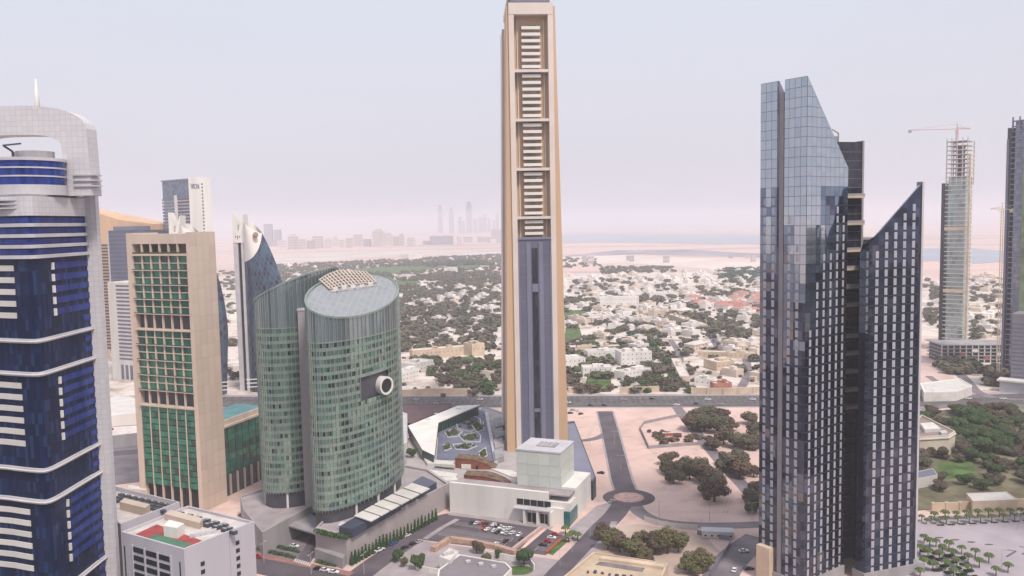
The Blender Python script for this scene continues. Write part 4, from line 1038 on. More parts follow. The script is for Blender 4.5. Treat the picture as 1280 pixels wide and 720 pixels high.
# cypress row along the podium wall
cyl = leaf_cloud([(0, 0, .12 + .1 * k, .13 - .011 * k, 1.1) for k in range(9)], 420, .035, M['hedge'], 'crown'); cyt = MB().tube((0, 0, 0), (0, 0, .2), .02, .015, 6).mesh('trunk', M['trunk'])
for k in range(25):
    f_ = k / 24; p = g(440 + (545 - 440) * f_, 706.6 + (650.2 - 706.6) * f_); t_ = thing('cypress_tree', 'slim dark cypress in the row along the podium wall', 'tree', (p.x, p.y, 0), U(0, 6), 'cypress row along the podium')
    hh = U(5.6, 7.8); t_.scale = (hh * 1.2, hh * 1.2, hh); link('crown', cyl, t_); link('trunk', cyt, t_)

# grey ramp wall below the other round tower and its canopy
t, c = block('ramp_building', 'pale concrete ramp building with blank wall below the plain round tower', [(328, 668), (388, 635), (372, 600), (300, 622), (305, 640)], 11, mat('ramp_concrete', (.36, .33, .345), .85, .06, .1, streak=True), M['paving'], 1)
t = thing('entrance_canopy', 'sloping grey entrance canopy between ramp building and podium', 'canopy', tuple(g(378, 660)))
P = [at(355, 660, 425), at(396, 662, 410), at(404, 650, 425), at(388, 645, 442)]
mb = MB(); O = t.location
mb.prism([(p.x - O.x, p.y - O.y) for p in P], 7.4, 8.2); part('roof', mb, M['grey'], t)
for p in P[:3]: part('post', MB().tube((p.x - O.x, p.y - O.y, 0), (p.x - O.x, p.y - O.y, 7.5), .35), M['lgrey'], t)
t, c = block('gatehouse', 'grey stone gatehouse at the street corner of the podium', [(393, 687), (428, 699), (434, 692), (400, 680)], 5, M['grey'], M['grey'], .5)

# museum-like white hall with the glass box
wl = Vector((-38, 461)); wr = Vector((29, 435))
t, W = frame('white_gallery_hall', 'long white gallery hall with strip window facing the car park', 'building', wl, wr)
hl = 17.5
D = 40
bpart('front_wall', (0, W - 12.5, 0, 2, 0, hl), M['white'], t)
bx0 = W * .52
bpart('hall_body', (.3, bx0 - 2, 2, 13, 0, hl - 2), M['white'], t); bpart('hall_body', (bx0 - 2, W - 13, 2, D, 0, hl - 2), M['white'], t)
bpart('roof_deck', (.5, bx0 - 2, 2, 12.6, hl - 2, hl - 1.2), M['paving'], t); bpart('roof_deck', (bx0 - 2, W - .8, 2, D - 1, hl - 2, hl - 1.2), M['paving'], t)
bpart('corner_block', (W - 12.5, W, .8, D + 2, 0, 12.5), M['white'], t)
bpart('corner_parapet', (W - 12.5, W, 12, D + 2, 12.5, hl), M['white'], t)
bpart('corner_wall', (W - 12.5, W - 3.4, -.6, .8, 0, 9.6), M['white'], t)
bpart('teal_glazing', (W - 3.3, W + .15, -.5, 14, .3, 8.0), mat('teal_glass', (.02, .12, .13), .15, .1, .3, spec=.6), t)
for k in range(5):
    x = W * .575 + 4.0 * k; w = bpart('window', (x, x + 3.6, -.12, .1, 9.2, 12.6), M['black'], t); bpart('window_frame', (x - .2, x, -.3, .1, 9.0, 12.8), M['lgrey'], w)
bpart('canopy', (W * .56, W * .56 + 21, -4, 0, 8.0, 8.6), M['lgrey'], t)
for k in range(2): 
    x = W * .66 + 7.5 * k; d = bpart('door', (x, x + 5, -.12, .1, 0, 5.2), M['black'], t); bpart('door_frame', (x + 2.3, x + 2.7, -.25, -.12, 0, 5.2), M['lgrey'], d)
for x in (W * .64, W * .66 + 6.3, W * .66 + 14): bpart('pier', (x, x + 1.2, -3.6, 0, 0, 8), M['white'], t)
bx0 = W * .52
gb = bpart('glass_box', (bx0, bx0 + 26, 11, 36, hl - 1.2, 36.5), mat('milky_glass', (.55, .58, .545), .3, .05, .1), t)
pm1 = MB().box(0, 25.6 / 4 - .1, -.15, 0, 0, 6.2).mesh('panel', mat('milky_panel', (.56, .59, .55), .3, .05, .1, rand=.06))
for r in range(3):
    for k in range(4):
        link('panel', pm1, gb, (bx0 + .25 + 6.4 * k, 11, hl - 1 + 6.35 * r)); link('panel', pm1, gb, (bx0 + 26, 11.1 + 6.2 * k, hl - 1 + 6.35 * r), R(90))
bpart('box_roof', (bx0 - .4, bx0 + 26.4, 10.6, 36.4, 36.5, 37.3), M['lgrey'], t)
bpart('skylight', (bx0 + 9, bx0 + 20, 19, 28, 37.3, 37.8), M['grey'], t)
for k in range(4): bpart('skylight_bar', (bx0 + 9 + 2.7 * k, bx0 + 9.5 + 2.7 * k, 19, 28, 37.8, 38.2), M['lgrey'], t)

# terraced plaza behind the hall
zt_ = 9.0
t, c = block('plaza_deck', 'raised stone plaza deck behind the white gallery hall', [(500, 612), (562, 602), (650, 612), (700, 590), (712, 545), (640, 520), (606, 508), (560, 545), (506, 548)], zt_, M['grey'], mat('plaza_stone', (.42, .375, .37), .85, .07, .12), .3)
def deck(name, label, cat, px, z0, z1, m, group=None):
    P = gp(px, z1); cc = sum(P, Vector()) / len(P)
    o = link(name, MB().prism([(p.x - cc.x, p.y - cc.y) for p in P], 0, z1 - z0).mesh(name, m), None, (cc.x, cc.y, z0)); return tag(o, label, cat, group)
for k, (q, l) in enumerate((([(506, 598), (570, 596), (574, 600), (508, 603)], 'long white terrace bench wall along the plaza edge'), ([(505, 588), (520, 584), (572, 592), (570, 596), (512, 594)], 'white stepped terrace slab by the red pavilions'), ([(530, 573), (568, 577), (569, 581), (534, 579)], 'white terrace wall below the folded roof'),
                     ([(612, 585), (640, 588), (662, 598), (640, 596)], 'white curved path kerb beside the tower foot'), ([(536, 588), (553, 590), (553, 586), (540, 585)], 'shallow pale blue basin on the plaza terraces'))):
    deck('terrace_wall' if k < 4 else 'water_basin', l, 'terrace' if k < 4 else 'basin', q, zt_, zt_ + (2.2 if k < 3 else .8), M['curbw'] if k < 4 else M['water'])
for k, (a, b) in enumerate((((508, 605), (552, 606)), ((545, 585), (566, 587)), ((530, 600), (574, 603)))): hedge(g(*a, zt_), g(*b, zt_), 1.6, 1.2, ('hedge strip at the back of the gallery hall', 'hedge strip beside the pale basin', 'hedge strip along the white bench wall')[k], zt_ + .1)
def pavilion(label, px0, px1, zh):
    a, b = g(*px0, zt_), g(*px1, zt_); t, W = frame('terracotta_pavilion', label, 'pavilion', a, b, zt_)
    n = 12; mb = MB(); rf = MB()
    P = [(W * i / n, -1.5 * math.sin(math.pi * i / n)) for i in range(n + 1)]; Z = [zh * (1 - (max(0, i / n - .35) / .65) ** 2 * .9) for i in range(n + 1)]
    Q = [(x, 9.0) for x, y in P]
    part('wall', mb.prism(P + Q[::-1], 0, Z + Z[::-1]), M['terracotta'], t)
    for i in range(n): rf.face([(P[i][0], P[i][1] - .3, Z[i] + .05), (P[i + 1][0], P[i + 1][1] - .3, Z[i + 1] + .05), (Q[i + 1][0], 9.3, Z[i + 1] + .05), (Q[i][0], 9.3, Z[i] + .05)])
    part('roof', rf, mat('planted_roof', (.17, .11, .075), .95, .25, .3), t)
    bpart('door', (W * .55, W * .55 + 1.4, -1.9, -1.2, 0, 2.6), M['black'], t); bpart('white_sign', (W * .18, W * .42, -2.0, -1.4, .4, 3.2), M['white'], t)
pavilion('red terracotta pavilion with curved sloping roof nearer the folded building', (569, 585), (618, 587), 6.5)
pavilion('red terracotta pavilion with curved sloping roof next to the gallery hall', (580, 607), (636, 609), 6.5)

# white folded-roof building and its sunken garden
zr = 17
t = thing('folded_roof_building', 'white angular building with folded roof round a sunken garden', 'building', tuple(g(548, 545, zt_)))
O = t.location; rp = gp([(510, 532), (572, 507), (600, 506), (548, 528), (543, 568), (528, 561)], zr); rl = [(p.x - O.x, p.y - O.y) for p in rp]
def loc(px, py, z): p = g(px, py, z); return (p.x - O.x, p.y - O.y)
part('roof', MB().prism([rl[0], rl[1], rl[2], rl[3]], zr - zt_ - .6, zr - zt_), M['white'], t)
part('roof_fold', MB().prism([rl[0], rl[3], rl[4], rl[5]], zr - zt_ - .65, [zr - zt_ - .05, zr - zt_ - .05, zr - zt_ - .8, zr - zt_ - .8]), M['white'], t)
inner = [(x * .97 - .5, y * .985) for x, y in rl]
part('glazed_wall', MB().prism([inner[0], inner[1], inner[2], inner[3], inner[4], inner[5]], 0, zr - zt_ - .7), mat('bottle_glass', (.02, .07, .06), .2, .1, .2), t)
A_, B_ = Vector(rl[3]), Vector(rl[2])
for k in range(18):
    p = A_.lerp(B_, (k + .5) / 18); part('fin', MB().box(p.x - .15, p.x + .15, p.y - .8, p.y + .3, 0, zr - zt_ - .7), mat('fin_green', (.10, .17, .13), .6) if k == 0 else bpy.data.materials['fin_green'], t)
for (x, y) in ((534, 524), (546, 517), (573, 511)):
    p = loc(x, y, zr); part('roof_vent', MB().box(p[0] - 2, p[0] + 2, p[1] - 1.2, p[1] + 1.2, zr - zt_, zr - zt_ + .25), M['lgrey'], t)
gp_ = [(549, 534), (600, 512), (607, 514), (618, 577), (546, 574)]
sheet('garden_court', gp(gp_, zt_ + .35), zt_ + .35, M['bluepave'])
deck('garden_wall', 'pale parapet wall along the sunken garden beside the slab tower', 'wall', [(606, 515), (610, 515), (622, 578), (618, 578)], zt_, zt_ + 2.0, M['lgrey'])
bed = 0
for q in ([(570, 528), (590, 520), (600, 524), (602, 534), (588, 540), (572, 536)], [(556, 541), (568, 536), (578, 540), (572, 546), (560, 547)], [(574, 546), (596, 540), (601, 545), (600, 553), (580, 552)], [(566, 556), (588, 554), (596, 558), (584, 563), (570, 562)], [(554, 557), (562, 554), (564, 561), (556, 564)], [(590, 532), (604, 528), (605, 538), (596, 540)], [(598, 566), (607, 560), (609, 570), (601, 573)]):
    P = gp(q, zt_ + .4); cc = sum(P, Vector()) / len(P); nm = ('beside the glazed wall', 'with zigzag kerb', 'at the heart of the sunken garden', 'by the red pavilion', 'under the folded roof tip', 'against the garden wall', 'in the garden corner')[bed]
    tb = thing('planting_bed', 'white-edged planting bed of green shrubs ' + nm, 'planting bed', (cc.x, cc.y, zt_ + .36)); bed += 1
    Q = [Vector((p.x - cc.x, p.y - cc.y)) for p in P]; kb = MB()
    for i in range(len(Q)): a, b = Q[i], Q[(i + 1) % len(Q)]; kb.beam((a.x, a.y, .3), (b.x, b.y, .3), .55, .6)
    part('kerb', kb, M['curbw'], tb)
    bl = []
    for _ in range(18):
        i = random.randrange(len(Q)); w_ = rnd(); v = Q[i].lerp(Q[(i + 1) % len(Q)], rnd()) * U(0, .85); bl.append((v.x, v.y, .6, U(1.0, 2.0), .7))
    link('shrub', leaf_cloud(bl, 800, .36, M['palm'], 'shrub'), tb)
t, c = block('striped_retaining_block', 'dark red brown low hall behind the folded white roof', [(503, 527), (512, 530), (565, 509), (565, 505), (503, 505)], 8, mat('red_brown', (.15, .085, .085), .9, .1, .1), mat('red_brown_roof', (.13, .08, .085), .9, .1, .1), .5)
t, c = block('white_plant_house', 'white blank plant house between oval tower and folded roof', [(498, 560), (509, 553), (509, 518), (498, 514)], 16, M['white'], M['lgrey'], .6)
for k in range(4):
    deck('roof_shed', 'grey flat canopy shed beside the slab tower foot', 'shed', [(617, 523 + 13 * k), (628, 521 + 13 * k), (630, 531 + 13 * k), (619, 534 + 13 * k)], 0, 13, M['grey'], 'canopy sheds by the slab tower')
t, c = block('slate_wedge_building', 'long slate grey wedge building on the far flank of the slab tower', [(709, 528), (718, 527), (745, 598), (741, 603), (712, 592)], 11, M['dgrey'], M['slate2'], .6)

# white office block, lower corner, and its neighbour
zB = 55
t, c = block('white_stair_block', 'white office block with sports court on its roof', [(152, 668), (235, 635), (318, 655), (230, 690)], zB, mat('cool_white_render', (.50, .475, .515), .8, .05, .08, streak=True), M['roofgrey'], 1.0)
P = gp([(152, 668), (235, 635), (318, 655), (230, 690)], zB)
def face_pts(i, j): return Vector((P[i].x - c.x, P[i].y - c.y)), Vector((P[j].x - c.x, P[j].y - c.y))
a, b = face_pts(3, 2); d = (b - a).normalized(); rz_ = math.atan2(d.y, d.x); LL = (b - a).length
wm = MB().box(-.8, .8, -.12, .06, -.75, .75).mesh('window', M['black'])
for fx in (.235, .735):
    for k in range(12):
        p = a + d * (LL * fx); link('window', wm, t, (p.x, p.y, zB - 4.4 - 2.9 * k - (2.3 if fx < .5 else 0)), rz_)
jm = MB().box(-.06, .06, -.05, .02, -zB + .5, 0).mesh('wall_joint', M['grey']); p = a + d * LL * .62; link('wall_joint', jm, t, (p.x, p.y, zB - .5), rz_)
a, b = face_pts(0, 3); d = (b - a).normalized(); rz_ = math.atan2(d.y, d.x); LL = (b - a).length
rm_ = MB().box(-LL * .095, LL * .095, -.15, .05, -.95, .95).mesh('loggia', M['black']); sl_ = MB().box(-.25, .25, -.15, .05, -16, 0).mesh('slit', M['black'])
for k in range(13):
    for fx in (.28, .49, .70):
        p = a + d * LL * fx; link('loggia', rm_, t, (p.x, p.y, zB - 4.2 - 3.1 * k), rz_)
fr = MB()
for fx in (.18, .385, .595, .80):
    p = a + d * LL * fx; link('loggia_pier', MB().box(-.3, .3, -.55, .02, -zB + 8, 0).mesh('loggia_pier', bpy.data.materials['cool_white_render']), t, (p.x, p.y, zB - 2.6), rz_)
for fx in (.04, .93): p = a + d * LL * fx; link('slit', sl_, t, (p.x, p.y, zB - 4), rz_)
def roofpoly(name, px, z0, z1, m, t, c): Q = gp(px, z0); return link(name, MB().prism([(p.x - c.x, p.y - c.y) for p in Q], z0, z1).mesh(name, m), t)
roofpoly('sports_court', [(170, 668), (196, 656), (252, 676), (231, 686)], zB + .13, zB + .3, M['redcourt'], t, c)
roofpoly('court_green', [(184, 673), (195, 667.5), (240, 680), (230, 684.5)], zB + .3, zB + .36, M['greencourt'], t, c)
roofpoly('stair_house', [(205, 671), (222, 674), (231, 668), (212, 663)], zB + .13, zB + 4.2, M['white'], t, c)
roofpoly('roof_hut', [(206, 650), (250, 662), (254, 656), (214, 645)], zB + .13, zB + 2.6, M['beige'], t, c)
for i in range(6):
    for j in range(3):
        x = 232 + i * 11 + j * 5.5; y = 646 + i * 3.0 + j * 4.3 - 0; 
        o = roofbox(t, c, x - 6, y - 2, zB + .13, 2.6, 1.6, 1.3, M['dgrey'], R(-32), 'chiller')
        p = MB().box(-.8, .8, -.5, .5, 1.3, 1.4).mesh('chiller_fan', M['grey']); link('chiller_fan', p, o)
for k in range(5): roofbox(t, c, 240 + 7 * k, 672 - 1.5 * k, zB + .13, 1.6, 1.2, 1.4, M['lgrey'], R(20), 'roof_tank')
t, c = block('white_annex_block', 'white office annex with rows of roof chillers behind the court roof', [(120, 640), (142, 612), (225, 633), (151, 661)], 46, bpy.data.materials['cool_white_render'], M['roofgrey'], 2.0)
for i in range(8):
    for j in range(3):
        roofbox(t, c, 152 + 8.2 * i - 3 * j, 621 + 1.9 * i + 3.4 * j, 46.2, 2.8, 1.7, 1.4, M['dgrey'], R(-32), 'chiller')
roofpoly('roof_hut', [(150, 637), (182, 645), (188, 640), (156, 632)], 46.2, 49.6, M['beige'], t, c)

# strip between the blue and the beige tower
t, c = block('white_warehouse', 'white flat-roofed hall with red sign behind the beige tower', [(128, 500), (150, 494), (176, 500), (176, 516), (128, 522)], 14, M['white'], M['offwhite'], .8)
a = at(146, 508, 640); bpart('red_sign', (a.x - c.x - 4, a.x - c.x - .5, a.y - c.y - 6.6, a.y - c.y - 6, 6, 11), M['redcourt'], t)
t, c = block('grey_low_hall', 'grey low hall with sign band beside the avenue', [(120, 535), (180, 531), (182, 541), (120, 548)], 9, M['grey'], M['roofgrey'], .6)
t, c = block('tan_low_house', 'tan low house at the foot of the beige tower', [(160, 606), (182, 609), (184, 614), (160, 612)], 9, M['beige'], M['roofgrey'], .6)
sheet('avenue_apron', gp([(100, 552), (190, 545), (195, 600), (100, 612)]), .006, M['asphalt2'])
ribbon('road', [g(60, 470), g(140, 462), g(200, 455)], 22, .006, M['asphalt'])
ribbon('road', [g(80, 572), g(190, 563), g(330, 548)], 14, .012, M['asphalt'])
for k, (q, zt0, l) in enumerate((([(133, 432), (150, 428), (165, 441), (140, 447)], 10, 'small pale house on the far street behind the blue tower'), ([(128, 455), (140, 452), (146, 458), (130, 462)], 7, 'small tan house near the far street crossing'))):
    block('pale_house', l, q, zt0, M['villa'], None, .5, 'house')
# ------------------------------------------------------------------ low compound by the car park, building site, walls
t, c = block('grey_roof_clubhouse', 'low white clubhouse with broad grey flat roof beside the car park', [(548, 713), (574, 694), (632, 704), (640, 712), (618, 735), (545, 735)], 6, M['white'], mat('grey_membrane', (.23, .20, .215), .9, .06, .1), .5)
for k in range(3): roofbox(t, c, 585 + 16 * k, 703 + 3 * k, 6.2, 2.2, 1.6, 1.0, M['lgrey'], R(20))
t, c = block('white_gate_lodge', 'small white lodge with roof plant joined to the clubhouse yard', [(549, 697), (562, 686), (573, 690), (563, 702)], 7.5, M['white'], M['roofgrey'], .6)
for k in range(3): roofbox(t, c, 556 + 4.5 * k, 694 - 1.2 * k, 7.7, 1.8, 1.4, 1.1, M['lgrey'], R(30))
def wallline(name, label, pts, h, w, m, cat='wall', group=None, post=None):
    t = thing(name, label, cat, (pts[0][0], pts[0][1], 0), 0, group); o = Vector(pts[0][:2])
    for i in range(len(pts) - 1):
        a, b = Vector(pts[i][:2]) - o, Vector(pts[i + 1][:2]) - o; n = max(1, round((b - a).length / (post or 12)))
        for k in range(n):
            p, q = a.lerp(b, k / n), a.lerp(b, (k + 1) / n); e = (q - p).normalized() * .06
            part('wall_panel', MB().beam((*(p + e), h / 2), (*(q - e), h / 2), w, h), m, t)
            if post: part('post', MB().box(p.x - w, p.x + w, p.y - w, p.y + w, 0, h + .25), m, t)
    return t
wallline('pink_wall', 'pink rendered divider wall between the two car parks', gp([(677, 661), (660, 674), (641, 689)]), 1.6, 1.6, mat('pink_render', (.50, .36, .32), .9, .08, .2))
wallline('carport_roof', 'pink tiled shade wall along the clubhouse side of the car park', gp([(541, 690), (562, 677), (588, 680), (618, 686), (645, 694)]), 2.5, 2.8, mat('salmon_tile', (.46, .30, .24), .9, .1, .3))
wallline('white_wall', 'white garden wall in front of the clubhouse lawn', gp([(520, 712), (536, 716), (560, 719)]), 2.6, .5, M['white'])
wallline('white_wall', 'white garden wall behind the oval lawn', gp([(606, 694), (630, 699), (662, 704), (668, 712)]), 2.6, .5, M['white'])
sheet('lawn', circle(g(649, 713), 6.6, 24, 5.2), .10, M['lawn']); sheet('lawn', circle(g(617, 703), 4, 20, 2.6), .10, M['lawn'])
sheet('lawn', gp([(703, 674), (711, 676), (691, 694), (684, 692)]), .10, M['lawn'])
mb = MB(); a, b = g(701.5, 674), g(683, 691); mb.beam((a.x, a.y, .3), (b.x, b.y, .3), 1.5, .6); tag(link('flower_border', mb.mesh('flower_border', M['flower'])), 'narrow border of red flowers beside the lawn strip', 'flower bed')
t, c = block('unfinished_house_shell', 'sand coloured unfinished building shell with open roof trench', [(742, 692), (835, 706), (826, 728), (698, 728)], 6, M['tanwall'], mat('raw_screed', (.52, .40, .29), .9, .1, .1), .9)
roofpoly('trench', [(750, 702), (806, 710), (803, 715), (744, 706)], 6.14, 6.2, mat('trench_grey', (.20, .17, .17), .9), t, c)
roofpoly('raised_ridge', [(752, 697), (832, 708), (830, 712), (750, 701)], 6.14, 7.4, M['tanwall'], t, c)
for k in range(9): roofbox(t, c, 735 + 9 * k, 716 + .9 * k + U(-1, 1), 6.2, U(.8, 2), U(.6, 1.4), U(.4, 1), M['dgrey'], U(0, 3), 'rubble_pile')
wallline('site_fence', 'white corrugated site fence along the sandy crossroads', gp([(806, 651), (822, 656), (845, 660), (872, 662)]), 2.6, .25, M['offwhite'], 'fence', None, 6)
wallline('site_fence', 'grey blue mesh site fence running beside the access road', gp([(872, 668), (895, 673), (912, 676), (912, 684), (898, 705), (888, 725)]), 2.4, .2, M['slate2'], 'fence', None, 6)
wallline('plot_fence', 'long grey hoarding round the sandy plot by the highway', gp([(858, 519), (838, 523), (805, 530), (800, 537), (811, 561), (860, 557), (884, 556)]), 2.4, .3, M['grey'], 'fence', None, 8)
def cabin(px, py, L_, W_, h, rz, m, label, n=5):
    p = g(px, py); t = thing('site_cabin', label, 'cabin', tuple(p), rz)
    bpart('body', (-L_ / 2, L_ / 2, -W_ / 2, W_ / 2, .2, h), m, t); part('roof', MB().prism([(-L_ / 2 - .2, -W_ / 2 - .2), (L_ / 2 + .2, -W_ / 2 - .2), (L_ / 2 + .2, W_ / 2 + .2), (-L_ / 2 - .2, W_ / 2 + .2)], h, h + .25), M['lgrey'], t)
    bpart('skid', (-L_ / 2 + .3, L_ / 2 - .3, -W_ / 2 + .3, W_ / 2 - .3, 0, .2), M['dgrey'], t)
    for k in range(n): x = -L_ / 2 + L_ * (k + .5) / n; bpart('window', (x - .5, x + .5, -W_ / 2 - .06, -W_ / 2 + .02, 1.2, 2.1), M['black'], t)
cabin(897, 671, 16, 6, 3.6, R(-8), M['offwhite'], 'long pale grey site cabin behind the mesh fence')
for k in range(3): cabin(832 + 8 * k, 545 - .2 * k, 4.6, 2.6, 2.4, R(-5), M['orange'], ('orange site container beside the hoarding gate', 'orange site container in the middle of its row', 'orange site container next to the scrub')[k], 2)
# boundary wall on the far side of the highway
for (pts, l) in (([(503, 495), (540, 493), (586, 493), (590, 496)], 'sand coloured boundary wall beyond the highway, near the oval tower'), ([(704, 492), (726, 491)], 'short sand coloured wall beyond the highway beside the slab tower'), ([(776, 492), (824, 490)], 'sand coloured wall with dark slots beyond the highway'), ([(865, 492), (905, 493), (960, 491)], 'long sand coloured wall beyond the highway at the school yard'), ([(1146, 496), (1175, 492), (1200, 490)], 'low pale wall beyond the highway by the ramp')):
    wallline('boundary_wall', l, gp(pts), 6.0, 1, M['tanwall'], 'wall', None, 16)
wallline('park_wall', 'long beige wall between palm plaza and the park', gp([(1166, 640), (1200, 639), (1240, 637), (1300, 633)]), 5.2, .8, M['tanwall'], 'wall', None, 7)
t, c = block('park_shed', 'pale pitched shed behind the beige park wall', [(1208, 617), (1258, 615), (1272, 625), (1216, 627)], 7, M['tanwall'], M['offwhite'], .3)
# villa in the park
t, c = block('park_villa', 'cream villa with deep cornice among the park trees', [(1128, 543), (1152, 520), (1194, 541), (1186, 546), (1150, 548)], 13, mat('cream_render', (.62, .54, .44), .85, .06, .1), mat('brown_screed', (.26, .19, .18), .9, .1, .1), 1.2)
Q = gp([(1128, 543), (1152, 520), (1194, 541), (1186, 546), (1150, 548)], 13)
part('cornice', MB().prism([((p.x - c.x) * 1.05, (p.y - c.y) * 1.05) for p in Q], 12.0, 12.8), M['offwhite'], t)
for k in range(4):
    p = g(1160 + 8 * k, 549.5 - 0.5 * k, 6); link('arched_window', MB().box(-.7, .7, -.3, .3, -2, 2).mesh('arched_window', M['black']), t, (p.x - c.x, p.y - c.y - .4, 6))
roofpoly('roof_house', [(1150, 533), (1166, 532), (1176, 540), (1156, 541)], 13.15, 15.6, M['offwhite'], t, c); roofpoly('roof_unit', [(1174, 541), (1182, 540), (1184, 543), (1177, 544)], 13.15, 14.6, M['lgrey'], t, c)
t, c = block('slate_roof_lodge', 'low lodge with slate roof beside the park lawn', [(1146, 590), (1166, 586), (1172, 594), (1146, 599)], 6, M['offwhite'], M['slate'], .4)
block('cream_villa_row', 'cream low villa row on the far side of the road junction', [(1150, 480), (1200, 474), (1215, 483), (1196, 490), (1155, 491)], 8, M['villa'], M['offwhite'], .8)

# ------------------------------------------------------------------ the villa quarter beyond the highway
def to_px(p):
    v = Vector(p) - Vector((0, 0, H)); d = v.dot(_F); return 640 + FPX * v.dot(_R) / d, 360 - FPX * v.dot(_U) / d
occ = []
def free(p, r, k=.75):
    return all((p[0] - x) ** 2 + (p[1] - y) ** 2 > (k * (r + s)) ** 2 for x, y, s in occ)
ROADPX = [((860, 380), (880, 405), (897, 432), (915, 460)), ((887, 372), (905, 395), (925, 412), (948, 432)), ((560, 405), (574, 395), (578, 382), (590, 373), (600, 366)), ((505, 432), (530, 422), (560, 405)), ((845, 470), (850, 445), (838, 425)), ((925, 487), (935, 465), (930, 440)), ((700, 425), (760, 421), (830, 424), (880, 428), (945, 424))]
for r_ in ROADPX:
    for p in smooth([g(*q) for q in r_], 8): occ.append((p.x, p.y, 9))
for q in LAWNS:
    P = gp(q); cc = sum(P, Vector()) / len(P); occ.append((cc.x, cc.y, max((p - cc).length for p in P) * .75))
wn_m = MB().box(-.5, .5, -.12, .05, -.65, .65).mesh('window', M['slate'])
def long_block(label, px0, px1, depth, h, m, floors=2, name='white_compound', red=False):
    a, b = g(*px0), g(*px1); t, W = frame(name, label, 'building', a, b)
    bpart('wall', (0, W, 0, depth, 0, h), m, t); bpart('roof', (.6, W - .6, .6, depth - .6, h, h + .15), M['roofgrey'], t)
    for q in ((0, W, 0, .5), (0, W, depth - .5, depth), (0, .5, .5, depth - .5), (W - .5, W, .5, depth - .5)): bpart('parapet', (*q, h, h + .9), m, t)
    n = max(2, int(W / 5))
    for f_ in range(floors):
        for k in range(n): link('window', wn_m, t, (W * (k + .5) / n, 0, h * (f_ + .6) / floors))
    for k in range(3): x = U(.1, .8) * W; bpart('roof_house', (x, x + U(3, 8), depth * .3, depth * .7, h + .15, h + U(2, 3.5)), m, t)
    for k in range(int(W / 10) + 1): p = a + (b - a) * ((k + .5) / (int(W / 10) + 1)); occ.append((p.x - math.sin(t.rotation_euler.z) * depth / 2, p.y + math.cos(t.rotation_euler.z) * depth / 2, depth * .62))
long_block('white villa palace with arcade of dark arches beyond the highway', (729, 471), (766, 470), 18, 9, M['white'])
long_block('white flat-roofed palace wing beside the slab tower', (705, 462), (732, 460), 26, 11, M['white'])
long_block('white palace range with two storeys behind the arcade', (735, 453), (776, 451), 20, 12, M['white'])
long_block('tall white palace block with small square windows', (777, 458), (815, 456), 24, 15, M['white'], 3)
long_block('low white courtyard house in the palm grove', (781, 476), (814, 470), 16, 8, M['white'])
long_block('tan gabled barrack range with dark slots', (722, 441), (775, 440), 12, 7, M['tanwall'], 1, 'tan_barrack')
long_block('white palace building standing among dark trees', (751, 383), (798, 383), 30, 17, M['white'], 2)
long_block('long pale hall with low roof near the diagonal street', (812, 372), (848, 371), 34, 9, M['white'], 1)
long_block('pale flat school hall beside the striped lawn', (787, 405), (815, 404), 24, 9, M['offwhite'], 1)
long_block('long tan wall building with crenellated top among trees', (516, 449), (588, 443), 14, 10, M['tanwall'], 1, 'tan_barrack')
long_block('tan square block at the end of the crenellated building', (590, 446), (606, 444), 20, 15, M['tanwall'], 1, 'tan_barrack')
long_block('white villa with long flat roof near the oval tower', (503, 478), (524, 472), 18, 9, M['white'])
long_block('white house with stepped roofs behind the long wall', (516, 466), (542, 460), 20, 9, M['offwhite'])
long_block('tan school building with flat roof by the school yard', (896, 464), (918, 462), 26, 9, M['tanwall'], 1)
long_block('pale yellow school range along the diagonal street', (835, 398), (875, 412), 12, 7, M['tanwall'], 1)
long_block('pink long classroom range by the dark yard', (862, 478), (850, 455), 10, 6, M['villat'], 1)
long_block('pink roofed classroom block behind the boundary wall', (893, 488), (915, 487), 12, 6, M['redroof'], 1)
long_block('white classroom range facing the highway wall', (868, 482), (888, 484), 12, 7, M['white'], 1)
long_block('pale long range on the far edge of the school yard', (872, 446), (940, 449), 12, 6, M['tanwall'], 1)
long_block('white roofed clubhouse beside the pale lawn', (500, 349), (520, 348), 26, 11, M['offwhite'], 1)
long_block('white estate house on the forest ridge', (555, 341), (568, 341), 30, 16, M['white'], 2)
long_block('pale mansion standing over the forest', (511, 325), (528, 324), 60, 24, M['white'], 2)
